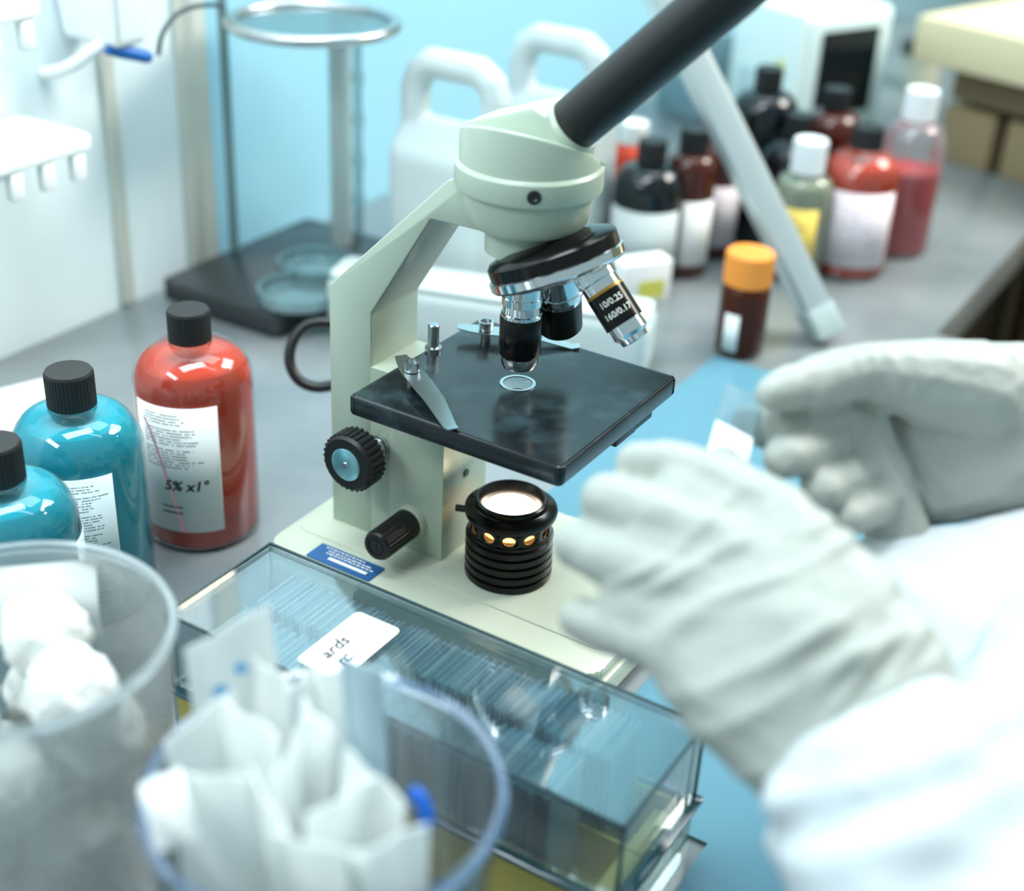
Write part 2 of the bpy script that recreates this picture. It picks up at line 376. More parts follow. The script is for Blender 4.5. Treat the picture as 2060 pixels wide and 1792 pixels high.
bm = bmesh.new(); gear(bm, .0156, .0147, .0145, .0245, 30, kc, (0, -1, 0)); lathe(bm, [(.0147, .0245), (.0135, .0263), (.0, .0263)], 48, kc, (0, -1, 0), False); build(bm, 'grip', m_blackmatte, kx)
bm = bmesh.new(); lathe(bm, [(.0086, .0261), (.0086, .0268), (.0080, .0272), (.0, .0272)], 32, kc, (0, -1, 0)); kd = build(bm, 'knob_disc', mat('silver_disc', (150, 205, 215), .25, .8), kx); kd['label'] = 'silver disc in the knob face'
bm = bmesh.new(); lathe(bm, [(.0018, .0271), (.0015, .0277), (0, .0277)], 16, kc, (0, -1, 0)); build(bm, 'screw', m_steel, kx)
# fine focus knob
fx = empty('fine_knob', (0, 0, 0)); fx.parent = mic; fc = Vector((-.0505, -.012, .0405))
bm = bmesh.new(); lathe(bm, [(.0092, 0), (.0092, .004), (.0085, .005)], 32, fc, (0, -1, 0)); build(bm, 'collar', m_cream, fx)
bm = bmesh.new(); gear(bm, .0080, .0077, .005, .030, 26, fc, (0, -1, 0)); lathe(bm, [(.0077, .030), (.0070, .0315), (.0045, .0315), (.0045, .0305), (0, .0305)], 32, fc, (0, -1, 0), False); build(bm, 'grip', m_black, fx)
bm = bmesh.new(); lathe(bm, [(.004, .0306), (.004, .0314), (.0, .0314)], 24, fc, (0, -1, 0)); box(bm, (fc.x, fc.y-.0315, fc.z), (.0008, .0002, .007)); build(bm, 'slotted_screw', m_dkmetal, fx)
# illuminator
il = empty('illuminator', (0, 0, 0)); il.parent = mic; z0 = .0226
prof = [(.0205, z0)]
for k in range(5):
    z = z0+.0005+k*.0049; prof += [(.0221, z+.0006), (.0221, z+.0036), (.0208, z+.0041), (.0208, z+.0049)]
prof += [(.0208, z0+.026), (.0, z0+.026)]
bm = bmesh.new(); lathe(bm, prof, 64); build(bm, 'ribbed_body', m_blackgloss, il, 30)
bm = bmesh.new(); zc, hh, R, n = .0528, .0046, .0206, 12
for c in range(n):                                   # pierced ring: one round hole per cell
    a0 = 2*math.pi*c/n; da = 2*math.pi/n; ins = []; ous = []
    for i in range(16):
        t = 2*math.pi*i/16; cx_, sx_ = math.cos(t), math.sin(t); q = max(abs(cx_), abs(sx_))
        for lst, (lx, lz) in ((ins, (cx_*.0033/R, sx_*.0027)), (ous, (cx_/q*da/2, sx_/q*hh))):
            a = a0+lx; lst.append(bm.verts.new((R*math.cos(a), R*math.sin(a), zc+lz)))
    for i in range(16):
        j = (i+1) % 16; bm.faces.new((ins[i], ins[j], ous[j], ous[i]))
bmesh.ops.remove_doubles(bm, verts=bm.verts, dist=1e-5)
o = build(bm, 'pierced_ring', m_blackgloss, il, 30); s = o.modifiers.new('t', 'SOLIDIFY'); s.thickness = .0014; s.offset = -1
bm = bmesh.new(); lathe(bm, [(.0145, z0+.0262), (.0145, .0572), (.0, .0572)], 32); build(bm, 'bulb', m_bulb, il)
bm = bmesh.new(); lathe(bm, [(.0206, .0573), (.0228, .0578), (.0232, .0595), (.0228, .0612), (.0186, .0622), (.0180, .0628), (.0180, .0655), (.0172, .0662), (.0162, .0660), (.0140, .0630), (.0134, .0590), (.0, .0590)], 64, cap=False); build(bm, 'lens_ring', m_blackgloss, il, 40)
bm = bmesh.new(); lathe(bm, [(.0131, .0592), (.0129, .0605), (.008, .0616), (0, .0619)], 48); lo = build(bm, 'lens', m_lamp, il, 60); lo['label'] = 'glowing warm white lens'
bm = bmesh.new(); lathe(bm, [(.0018, 0), (.0018, .005), (0, .005)], 12, (-.0215, -.008, .0555), (-.9, -.35, 0)); build(bm, 'thumb_screw', m_black, il)
# stage
stg = empty('stage', (0, 0, 0)); stg.parent = mic
b2 = bmesh.new(); prism(b2, rrect(.113, .111, .003, c=(.0005, -.0015)), .1185, .1285, 'z', .0016); build(b2, 'stage_plate', m_stage, stg, 40)
n_ = noise_color(m_stage, (18, 25, 28), (58, 78, 84), 42, .52, .82)
rr_ = N(m_stage, 'ShaderNodeValToRGB'); nz_ = N(m_stage, 'ShaderNodeTexNoise'); nz_.inputs['Scale'].default_value = 90; tc_ = N(m_stage, 'ShaderNodeTexCoord')
L(m_stage, tc_.outputs['Object'], nz_.inputs['Vector']); L(m_stage, nz_.outputs['Fac'], rr_.inputs['Fac'])
rr_.color_ramp.elements[0].color = (.09, .09, .09, 1); rr_.color_ramp.elements[1].color = (.32, .32, .32, 1); L(m_stage, rr_.outputs['Color'], bsdf(m_stage).inputs['Roughness'])
bm = bmesh.new(); box(bm, (-.045, 0, .114), (.04, .05, .009), bev=.001); build(bm, 'stage_bracket', m_black, stg)
bm = bmesh.new(); lathe(bm, [(.0085, .1284), (.0085, .1290), (.0070, .1290), (.0070, .1286)], 48, cap=False); build(bm, 'aperture_ring', m_steel, stg)
bm = bmesh.new(); lathe(bm, [(.0069, .1287), (.005, .1289), (0, .1290)], 32); build(bm, 'condenser_lens', clear('condenser_glass', (170, 180, 180), .05, .5, .25, (200, 205, 205)), stg, 60)
bm = bmesh.new(); lathe(bm, [(.011, .112), (.011, .1184), ], 32); build(bm, 'diaphragm', m_black, stg)
bm = bmesh.new(); box(bm, (.047, .012, .1135), (.012, .02, .006), bev=.001); box(bm, (.05, .03, .112), (.004, .02, .003)); build(bm, 'diaphragm_lever', m_black, stg)
def post(name, x, y, h, r=.0036):
    p = empty(name, (0, 0, 0)); p.parent = stg
    bm = bmesh.new(); lathe(bm, [(r*.7, .128), (r*.7, .128+h*.55), (r, .128+h*.6), (r*1.05, .128+h), (r*.8, .128+h), (r*.8, .128+h*.8), (0, .128+h*.8)], 24, (x, y, 0)); build(bm, 'post', m_steel, p)
    return p
def clip(name, x, y, h, tip, w0, w1, tail):
    p = post(name, x, y, h); d = Vector((tip[0]-x, tip[1]-y, 0)); Ln = d.length; d.normalize(); q = Vector((-d.y, d.x, 0)); zc = .128+h*.5
    st_ = [(-tail, w0*.55, zc+.001), (-tail*.6, w0*.8, zc+.0005), (0, w0, zc), (Ln*.25, w0, zc), (Ln*.55, w0*.9, zc-.0005), (Ln*.92, w1, .1288), (Ln, w1*.8, .1296)]
    bm = bmesh.new(); rows = []
    for s_, w_, z in st_:
        c = Vector((x, y, 0))+d*s_
        rows.append([bm.verts.new((*(c+q*sg*w_/2).xy, z+dz)) for sg, dz in ((-1, 0), (1, 0), (1, .0006), (-1, .0006))])
    for a, b in zip(rows, rows[1:]):
        for i in range(4): bm.faces.new((a[i], a[(i+1) % 4], b[(i+1) % 4], b[i]))
    bm.faces.new(rows[0]); bm.faces.new(rows[-1]); build(bm, 'spring_arm', m_steel, p, 30)
clip('stage_clip', -.0405, -.0285, .011, (.0023, -.0575), .0105, .0062, .016)
clip('stage_clip', -.0385, .0315, .011, (.004, .052), .0105, .0062, .014)
bm = bmesh.new(); lathe(bm, [(.0042, .128), (.0042, .1305), (.0028, .131), (.0028, .142), (.0024, .1425), (0, .1425)], 20, (-.0525, .006, 0)); build(bm, 'stop_pin', m_steel, stg)
# head
bm = bmesh.new(); lathe(bm, [(.0165, .1945), (.0182, .1955), (.0182, .2085), (.0255, .2090), (.0272, .2115), (.0290, .2230), (.0290, .2247), (.0322, .2255), (.0328, .2270), (.0325, .2352), (.0316, .2364), (.0308, .2368), (.0305, .275)], 72)
cutn = Vector((-.039, .447, 1)).normalized()
geom = bm.verts[:]+bm.edges[:]+bm.faces[:]
res = bmesh.ops.bisect_plane(bm, geom=geom, plane_co=(0, 0, .2440), plane_no=cutn, clear_outer=True)
es = [e for e in bm.edges if len(e.link_faces) == 1]
bmesh.ops.holes_fill(bm, edges=es, sides=0)
top = [f for f in bm.faces if f.normal.dot(cutn) > .95 or f.normal.dot(cutn) < -.95]
ee = [e for e in bm.edges if len(e.link_faces) == 2 and e.calc_face_angle(0) > .5 and all((v.co-Vector((0, 0, .244))).dot(cutn) > -.0005 for v in e.verts)]
bmesh.ops.bevel(bm, geom=ee, offset=.0022, segments=3, affect='EDGES', profile=.5)
head = build(bm, 'head', m_cream, mic, 30)
bm = bmesh.new(); prism(bm, [(-.0262, .238), (-.0262, .2510), (-.010, .2570), (.0080, .2640), (.0140, .2615), (.0255, .2470), (.0240, .238)], -.0145, .0135, 'y', .0016); build(bm, 'prism_box', m_cream, mic, 30)
sd = Vector((math.cos(math.radians(-55)), math.sin(math.radians(-55)), 0))
bm = bmesh.new(); lathe(bm, [(.0030, .0315), (.0030, .0332), (.0016, .0332), (.0012, .0328), (0, .0328)], 20, (0, 0, .2308), sd); build(bm, 'screw', m_dkmetal, mic)
td = Vector((math.cos(math.radians(45)), 0, math.sin(math.radians(45)))); tp = Vector((.0200, 0, .2555))
bm = bmesh.new(); lathe(bm, [(.0150, -.022), (.0150, -.008), (.0132, -.0005), (.0122, .0015)], 40, tp, td); build(bm, 'tube_collar', m_cream, mic)
bm = bmesh.new(); lathe(bm, [(.0108, 0), (.0116, .0006), (.0116, .125), (.0132, .127), (.0132, .152), (.011, .154), (.0075, .150)], 48, tp, td); ey = build(bm, 'eyepiece_tube', mat('black_tube', (17, 18, 18), .38), mic)
# nosepiece and objectives
al = math.radians(25); e1 = Vector((math.cos(al), 0, math.sin(al))); nd = Vector((math.sin(al), 0, -math.cos(al)))
nc = Vector((.0140, 0, .1978))
ns = empty('nosepiece', (0, 0, 0)); ns.parent = mic
bm = bmesh.new(); lathe(bm, [(.020, -.006), (.0285, -.003), (.0300, -.001), (.0300, .0045)], 64, nc, nd); build(bm, 'turret', m_blackgloss, ns)
bm = bmesh.new(); lathe(bm, [(.0300, .0045), (.0312, .0050), (.0312, .0085), (.0300, .0098), (.024, .0115), (0, .0125)], 64, nc, nd, False); build(bm, 'turret_rim', m_chrome, ns)
def objective(name, base, d, parts, label):
    ob = empty(name, (0, 0, 0)); ob.parent = mic; ob['label'] = label
    for nm, prof, m in parts:
        bm = bmesh.new(); lathe(bm, prof, 40, base, d); build(bm, nm, m, ob, 30)
    return ob
bA = nc - e1*.0155 + nd*.0095; bA.x = 0; bA.y = 0; bA.z += .0005
objective('objective', bA, (0, 0, -1), [
    ('mount', [(.0090, -.002), (.0090, .0095), (.0094, .0100), (.0094, .0135), (.0086, .0140), (.0090, .0175), (.0096, .0180), (.0096, .0195)], m_chrome),
    ('barrel', [(.0097, .0195), (.0099, .0200), (.0099, .0375), (.0090, .0392)], m_blackgloss),
    ('tip', [(.0088, .0390), (.0088, .0425), (.0078, .0450), (.004, .0455), (.003, .0440)], m_chrome)], 'short wide objective pointing straight down')
vB = Vector((0, 1, 0))
bB = nc - e1*.0130 + vB*.0180 + nd*.0105; dB = Vector((-.06, .30, -.95)).normalized()
objective('objective', bB, dB, [
    ('mount', [(.0098, -.002), (.0126, .0005), (.0126, .0095), (.0114, .0100), (.0114, .0110), (.0122, .0116), (.0122, .0140), (.0114, .0143), (.0114, .0160), (.0112, .0175)], m_chrome),
    ('barrel', [(.0111, .0175), (.0110, .0345), (.0097, .0362), (.006, .0362)], mat('dark_barrel', (34, 38, 34), .3, .4))], 'plain dark objective tilted away')
bC = nc + e1*.0160 + nd*.0095; dC = Vector((math.sin(math.radians(44)), -.04, -math.cos(math.radians(44)))).normalized()
oc = objective('objective', bC, dC, [
    ('mount', [(.0090, -.002), (.0094, .0005), (.0094, .0080), (.0087, .0085), (.0087, .0125)], m_chrome),
    ('color_ring', [(.0089, .0125), (.0089, .0139)], mat('yellow_ring', (190, 140, 60), .3, .6)),
    ('barrel', [(.0090, .0139), (.0090, .0295)], m_blackgloss),
    ('tip', [(.0080, .0295), (.0082, .0345), (.0066, .0362), (.0062, .0385), (.003, .0390)], m_chrome)], 'lettered objective tilted to the right')
qC = dC.to_track_quat('Z', 'Y').to_matrix()
# lettering faces the viewer's side of the barrel
vd = (Vector(((CAM-O).dot(U), (CAM-O).dot(V), CAM.z))-bC).normalized(); lv = qC.inverted() @ vd; aC = math.atan2(lv.y, lv.x)
bm = bmesh.new()
for s_, zz in (('10/0.25', .0187), ('160/0.17', .0243)):
    b2 = text_bm(s_, .0040, bold=.00006); bmesh.ops.scale(b2, vec=(-1, -1, 1), verts=b2.verts) if False else None
    for v in b2.verts: v.co.x *= 1; v.co.y *= -1; v.co.x *= -1
    wrap(b2, .00912, aC, zz); merge(bm, b2)
bmesh.ops.transform(bm, matrix=Matrix.Translation(bC) @ qC.to_4x4(), verts=bm.verts); build(bm, 'lettering', mat('white_print', (215, 220, 210), .6), oc, None)
# power cord looping out behind the arm
c0 = Vector(((at(640, 712, .03)-O).dot(U), (at(640, 712, .03)-O).dot(V), .045))
pw = []
for px, py, d in ((700, 655, .80), (650, 648, .80), (612, 658, .80), (588, 690, .80), (583, 730, .80), (602, 765, .80), (640, 779, .80), (690, 770, .80)):
    g = atd(px, py, d)-O; pw.append((g.dot(U), g.dot(V), g.z))
bm = bmesh.new(); tube(bm, smoothpath(pw), .0032, 12); build(bm, 'power_cord', m_black, mic)

# ================================================================== SLIDE BOX
BZ, LZ = .0005, .070
bu0, bu1, bv0, bv1 = -.064, .153, -.171, -.105
bc = ((bu0+bu1)/2, (bv0+bv1)/2); bl, bw = bu1-bu0, bv1-bv0
sbx = empty('slide_box', W(*bc), AX, label='smoky clear lidded slide box full of glass slides before the microscope', cat='box')
m_lid = clear('smoky_lid', (238, 245, 247), .04, .10, .05, (150, 190, 205))
m_edge = mat('dark_lid_edge', (46, 66, 70), .25, 0, .6)
m_base = mat('yellow_slide_rack', (242, 226, 130), .6, 0, .2)
m_basep = clear('clear_base_plastic', (225, 242, 246), .05, .2, .22, (160, 215, 228))
ld = empty('lid', (0, 0, 0)); ld.parent = sbx
T = .0016
bm = bmesh.new(); box(bm, (0, 0, LZ-T/2), (bl-.0012, bw-.0012, T)); build(bm, 'lid_top', m_lid, ld)
for s_, nm in ((1, 'lid_wall'), (-1, 'lid_wall')):
    bm = bmesh.new(); box(bm, (0, s_*(bw/2-T/2), .051), (bl-.0032, T, .0345)); build(bm, nm, m_lid, ld)
for s_ in (1, -1):
    bm = bmesh.new(); box(bm, (s_*(bl/2-T/2), 0, .051), (T, bw, .0345)); build(bm, 'lid_end', m_lid, ld)
bm = bmesh.new(); e_ = .0011
for s_ in (1, -1):
    box(bm, (0, s_*bw/2, LZ), (bl, e_, e_)); box(bm, (s_*bl/2, 0, LZ), (e_, bw, e_))
    for q in (1, -1): box(bm, (s_*bl/2, q*bw/2, .051), (e_, e_, .037))
o = build(bm, 'lid_edge', m_edge, ld); o['label'] = 'dark lid edges'
bm = bmesh.new(); w2, l2 = (bw+.006)/2, (bl+.006)/2
for s_ in (1, -1):
    box(bm, (0, s_*(w2-.0022), .0314), (bl+.006, .0044, .0028), bev=.0008); box(bm, (s_*(l2-.0022), 0, .0314), (.0044, bw-.003, .0028), bev=.0008)
build(bm, 'flange', clear('flange_plastic', (120, 160, 168), .1, .2, .45, (80, 140, 150)), ld)
bs = empty('tray', (0, 0, 0)); bs.parent = sbx
for s_ in (1, -1):
    bm = bmesh.new(); box(bm, (0, s_*(bw/2-.001), .0152), (bl-.004, .002, .029)); build(bm, 'tray_wall', sheet('yellow_tray', (240, 230, 150), .12, (250, 246, 190)), bs)
    bm = bmesh.new(); box(bm, (s_*(bl/2-.001), 0, .0152), (.002, bw, .029)); build(bm, 'tray_end', m_basep, bs)
bm = bmesh.new(); box(bm, (0, 0, .0025), (bl-.005, bw-.005, .004)); build(bm, 'rack_floor', m_base, bs)
RV = ((.0030, .0284), (-.0286, -.0032))            # the two rows, across the box
for v0_ in (.0298, .0005, -.0298):
    bm = bmesh.new(); hgt = .026 if abs(v0_) > .01 else .022
    box(bm, (0, v0_, .0045+hgt/2), (bl-.012, .0016, hgt))
    if abs(v0_) > .01:
        k = 62
        for i in range(k): box(bm, (-bl/2+.016+i*(bl-.036)/(k-1), v0_-math.copysign(.0012, v0_), .0045+hgt/2), (.0009, .0010, hgt-.002))
    build(bm, 'slotted_rail', m_base, bs, None)
for x in (-bl/2+.006, bl/2-.0095):
    bm = bmesh.new(); box(bm, (x, 0, .0150), (.008, bw-.012, .021), bev=.001); build(bm, 'rack_end', m_base, bs)
# label on the lid
lb_u, lb_v = .0117-bc[0], -.1443-bc[1]
bm = bmesh.new(); prism(bm, rrect(.0228, .0405, .0026, c=(lb_u, lb_v)), LZ+.0004, LZ+.0008, 'z'); lb = build(bm, 'paper_label', m_paper, sbx); lb['label'] = 'white paper label with handwriting'
bm = bmesh.new()
for s_, du, dv in (('ards', -.0035, -.0055), ('rc.', .0040, -.0085)):
    b2 = text_bm(s_, .0088, .3, .00022); bmesh.ops.transform(b2, matrix=Matrix.Translation((lb_u+du, lb_v+dv, LZ+.00086)) @ Matrix.Rotation(math.radians(90), 4, 'Z'), verts=b2.verts); merge(bm, b2)
build(bm, 'handwriting', m_ink, lb, None)
# slides, one object each
m_slide = sheet('slide_glass', (204, 234, 242), .34)
m_slide2 = sheet('slide_glass_frosted', (236, 246, 248), .12)
m_spec = mat('stained_band', (92, 62, 54), .7)
protos = []
for kind in range(3):
    bm = bmesh.new(); box(bm, (0, 0, .0285), (.0009, .0250, .057)); me = D.meshes.new('glass_slide'); bm.to_mesh(me); bm.free(); me.materials.append(m_slide if kind else m_slide2)
    b3 = bmesh.new(); box(b3, (0, -.0129, .037), (.0009, .0007, .038)); me2 = D.meshes.new('stained_band'); b3.to_mesh(me2); b3.free(); me2.materials.append(m_spec)
    protos.append((me, me2))
k = 108
for row, (ra, rb) in enumerate(RV):
    nm = ('back', 'front')[row]
    for i in range(k):
        if random.random() < .05: continue
        x = -bl/2+.0185+i*(bl-.041)/(k-1)
        if row == 1 and x > bl/2-.032: continue
        if row == 0 and x > bl/2-.024: continue
        g = D.objects.new('glass_slide', protos[random.randrange(3)][0]); COL.objects.link(g)
        z = .0046+random.uniform(0, .0025)
        g.location = W(bc[0]+x, bc[1]+(ra+rb)/2+random.uniform(-.0006, .0006), z); g.rotation_euler = (0, random.uniform(-.012, .012)+.035*math.sin(i*.35), AX+random.uniform(-.015, .015))
        tag(g, ('first slide at the left end of the %s row' % nm) if i == 0 else 'thin glass slide standing on edge in the %s row of the slide box' % nm, 'slide', 'slides in the %s row of the box' % nm)
        if random.random() < .8:
            h = D.objects.new('stained_edge', protos[0][1]); COL.objects.link(h); h.parent = g

# ================================================================== BOTTLES
def bottle_prof(r, h, nr, sh, rb=.004):
    """flat base, straight wall to shoulder, rounded shoulder sh high, neck to h"""
    p = [(0, .0008), (r-rb, .0008), (r-rb*.3, .002), (r, rb)]
    z1 = h-sh; p.append((r, z1))
    for i in range(1, 9):
        a = math.radians(90*i/8); p.append((nr+.0015+(r-nr-.0015)*math.cos(a), z1+(sh-.006)*math.sin(a)))
    p += [(nr, h-.004), (nr, h)]
    return p
def cap_mesh(bm, r, z0, z1, ridges=0):
    if ridges:
        gear(bm, r, r*.975, z0, z1-.0012, ridges, (0, 0, 0), (0, 0, 1))
        lathe(bm, [(r*.975, z1-.0012), (r*.93, z1), (0, z1)], 48, cap=False)
    else: lathe(bm, [(r*.98, z0), (r, z0+.001), (r, z1-.0012), (r*.94, z1), (0, z1)], 48)
m_shell = clear('bottle_plastic', (250, 252, 252), .03, .10, .02)
def bottle(name, loc, r, h, caph, capr, nr, sh, liquid, level, label, capm=m_blackmatte, shell=m_shell, group=None, ridges=40, rz=0):
    b = empty(name, loc, rz, label=label, cat='bottle', group=group); hb = h-caph
    bm = bmesh.new(); lathe(bm, bottle_prof(r, hb+.006, nr, sh), 56); build(bm, 'body', shell, b, 40)
    if liquid is not None:
        pr = [(max(rr_-.0012, 0), z+.0008) for rr_, z in bottle_prof(r, hb+.006, nr, sh) if z <= level]
        last = bottle_prof(r, hb+.006, nr, sh); rl = None
        for (ra, za), (rb_, zb) in zip(last, last[1:]):
            if za <= level <= zb and zb > za: rl = ra+(rb_-ra)*(level-za)/(zb-za)
        pr.append((rl-.0012, level)); pr.append((0, level))
        bm = bmesh.new(); lathe(bm, pr, 56, cap=False); build(bm, 'liquid', liquid, b, 40)
    bm = bmesh.new(); cap_mesh(bm, capr, hb+.0015, h, ridges); build(bm, 'cap', capm, b, 30)
    bm = bmesh.new(); lathe(bm, [(nr+.0001, hb-.0005), (nr+.0016, hb-.0002), (nr+.0016, hb+.0010), (nr+.0001, hb+.0012)], 40, cap=False); build(bm, 'neck_ring', shell, b, 40)
    return b
def liquid_mat(name, rgb, tr=.5):
    m = mat(name, rgb, .06, 0, .5, tr, 1.34); return m
m_red = liquid_mat('red_liquid', (240, 78, 46), .3)
m_cyan = liquid_mat('cyan_liquid', (0, 184, 208), .22)
lab_red = printed('label_print', (236, 238, 236), (70, 72, 76), 44, .12, .9, .52, .95, 30)
lab_blue = printed('label_print', (206, 222, 224), (66, 84, 90), 50, .1, .95, .06, .96, 34)
lab_plain = printed('label_print', (236, 224, 230), (196, 176, 184), 18, .12, .9, .1, .9, 14, .5)
lab_yellow = printed('label_print', (238, 208, 100), (96, 86, 50), 14, .12, .92, .1, .92, 12, .4)
def facing(loc, off=0):                # angle on the bottle that points at the camera
    d = CAM-loc; return math.atan2(d.y, d.x)+math.radians(off)
p = at(378, 622, .129); p.z = .0003
b = bottle('reagent_bottle', p, .0313, .129, .0182, .0111, .0096, .028, m_red, .1010, 'clear bottle of red liquid with black cap behind the blue bottles')
a = facing(p)
l = curved_label('paper_label', .0316, a-math.radians(64), a+math.radians(20), .014, .0878, lab_red, b, 24); l['label'] = 'white printed label with handwriting'
bm = bmesh.new()
for s_, da, zz, sz in (('5% x1°', -4, .042, .0082), ('_____', -18, .031, .0045), ('_____', -18, .0275, .0045)):
    b2 = text_bm(s_, sz, .2, .0002); wrap(b2, .0321, a+math.radians(da-10), zz); merge(bm, b2)
build(bm, 'handwriting', m_ink, l, None)
bm = bmesh.new(); n = 24
va = [bm.verts.new((.03205*math.cos(a+math.radians(-56+i*1.5)), .03205*math.sin(a+math.radians(-56+i*1.5)), .079-.065*(i/n)**1.5)) for i in range(n+1)]
vb = [bm.verts.new((.03205*math.cos(a+math.radians(-53+i*1.5)), .03205*math.sin(a+math.radians(-53+i*1.5)), .079-.065*(i/n)**1.5)) for i in range(n+1)]
for i in range(n): bm.faces.new((va[i], va[i+1], vb[i+1], vb[i]))
build(bm, 'red_stripe', mat('pink_stripe', (236, 170, 176), .6), l, 40)
p = at(137, 745, .126); p.z = .0003
b = bottle('reagent_bottle', p, .0313, .126, .0192, .0115, .0100, .028, m_cyan, .1010, 'blue liquid bottle with black cap and printed label beside red bottle')
a = facing(p); l = curved_label('paper_label', .0316, a-math.radians(34), a+math.radians(26), .010, .0845, lab_blue, b, 20)
p = at(-14, 890, .126); p.z = .0003
b = bottle('reagent_bottle', p, .0313, .126, .0192, .0115, .0100, .028, m_cyan, .1010, 'blue liquid bottle cut by the left edge of the photo')
a = facing(p); l = curved_label('paper_label', .0316, a+math.radians(60), a+math.radians(140), .010, .080, lab_blue, b, 20)

# background bottles
m_amber = liquid_mat('amber_glass', (84, 34, 16), .35); m_dark = mat('dark_bottle_glass', (14, 22, 26), .08, 0, .6)
m_brown = mat('brown_bottle_glass', (74, 30, 18), .08, 0, .6)
m_whitecap = mat('white_cap', (240, 244, 246), .4); m_orange = mat('orange_cap', (242, 152, 62), .45)
m_pale = clear('milky_bottle', (248, 250, 251), .1, .1, .15, (226, 232, 238)); m_green = liquid_mat('pale_green_liquid', (182, 192, 150), .2)
p = at(1700, 540, 0); b = bottle('reagent_bottle', p+Vector((0, 0, .0003)), .0315, .120, .019, .0125, .0105, .030, m_red, .092, 'red liquid bottle with wide white label by the far right bottles')
a = facing(p); curved_label('paper_label', .0318, a-math.radians(60), a+math.radians(62), .012, .074, lab_plain, b)
p = at(1798, 500, 0); b = bottle('wash_bottle', p+Vector((0, 0, .0003)), .027, .138, .026, .0135, .012, .030, liquid_mat('dull_red_liquid', (226, 56, 56), .1), .072, 'tall milky bottle half full of red liquid with white cap', m_whitecap, m_pale)
p = at(1592, 550, 0); b = bottle('reagent_bottle', p+Vector((0, 0, .0003)), .0235, .112, .027, .0135, .012, .020, m_green, .080, 'small bottle with white cap and yellow label', m_whitecap, m_pale)
a = facing(p); curved_label('paper_label', .0239, a-math.radians(75), a+math.radians(35), .008, .062, lab_yellow, b)
p = at(1484, 706, 0); b = bottle('dropper_vial', p+Vector((0, 0, .0003)), .0175, .076, .024, .0172, .0135, .012, m_brown, .045, 'small amber vial with bright orange cap', m_orange, m_amber)
a = facing(p); curved_label('paper_label', .0179, a-math.radians(40), a-math.radians(5), .006, .034, m_paper, b)
for (px, py, r, h, bod, lab, l0, l1, cp, lbl) in (
    (1425, 505, .0225, .115, m_brown, lab_plain, -70, 62, m_blackmatte, 'dark brown bottle with pinkish label just left of the aluminium leg'),
    (1288, 555, .0275, .112, m_dark, mat('grey_label', (190, 200, 200), .6), -80, 62, m_blackmatte, 'black bottle with pale grey label beside the white jug'),
    (1368, 545, .0200, .118, m_brown, m_paper, -10, 75, m_blackmatte, 'brown bottle with narrow white label between two dark bottles'),
    (1505, 470, .0280, .145, m_dark, None, 0, 0, m_blackmatte, 'tall black bottle standing below the grey box'),
    (1572, 505, .0280, .118, m_dark, None, 0, 0, m_blackmatte, 'black bottle behind the yellow labelled bottle'),
    (1640, 475, .0240, .130, m_brown, None, 0, 0, m_blackmatte, 'brown bottle behind the red bottle at the far right'),
    (1258, 470, .0200, .098, m_red, lab_plain, -60, 60, m_paper, 'small red bottle with cream cap behind the black bottle'),
):
    p = at(px, py, 0); b = bottle('reagent_bottle', p+Vector((0, 0, .0003)), r, h, .019, .0115, .0098, r*.9, None, 0, lbl, cp, bod)
    a = facing(p)
    if lab: curved_label('paper_label', r+.0003, a+math.radians(l0), a+math.radians(l1), .012, h*.55, lab, b)

# tilted white carton by the bottles
p = at(1300, 615, 0); t = empty('carton', p+Vector((0, 0, .0003)), math.radians(25), label='small white carton with yellow print beside the black bottle', cat='carton')
bm = bmesh.new(); box(bm, (0, .012, .017), (.042, .020, .034), bev=.001); build(bm, 'carton_body', m_paper, t)
bm = bmesh.new(); box(bm, (.004, .0018, .012), (.022, .0004, .014)); build(bm, 'yellow_patch', mat('yellow_print', (206, 206, 90), .6), t)

# white low tub behind the microscope
pl, pr = at(650, 560, .045), at(1306, 657, .045); pl.z = pr.z = 0
dv_ = (pr-pl); tl_ = dv_.length; ang = math.atan2(dv_.y, dv_.x); mid = (pl+pr)/2
t = empty('plastic_tub', mid+Vector((-math.sin(ang), math.cos(ang), 0))*.022+Vector((0, 0, .0003)), ang, label='long low white plastic tub behind the microscope', cat='tub')
bm = bmesh.new(); hullballs(bm, [((sx*(tl_/2-.009), sy*.013, z), .009) for sx in (1, -1) for sy in (1, -1) for z in (.009, .036)], 3); build(bm, 'tub_body', m_hdpe, t, 50)
bm = bmesh.new(); prism(bm, rrect(tl_-.004, .040, .008), .0445, .0475, 'z', .001); build(bm, 'tub_lid', m_hdpe, t, 50)

# jugs
def jug(loc, label):
    bm = bmesh.new()
    hullballs(bm, [((sx*.033, sy*.014, z), .012) for sx in (1, -1) for sy in (1, -1) for z in (.0125, .112)]+[((sx*.034, 0, .128), .012) for sx in (1, -1)])
    pts = [(-.034, 0, .120), (-.0345, 0, .158), (-.030, 0, .170), (-.020, 0, .177), (.020, 0, .177), (.030, 0, .170), (.0345, 0, .158), (.034, 0, .120)]
    for a_, b_ in zip(pts, pts[1:]): hullballs(bm, [(a_, .0112), (b_, .0112)])
    o = remeshed(bm, 'jug', m_hdpe, .0022, 4); o.location = loc; o.rotation_euler = (0, 0, AX); return tag(o, label, 'jug')
g = at(906, 607, 0); jug(g+Vector((0, 0, .0004)), 'white plastic handled jug directly behind the microscope head')
g = at(1104, 525, 0); jug(g+Vector((0, 0, .0004)), 'white plastic handled jug half behind the black eyepiece tube')

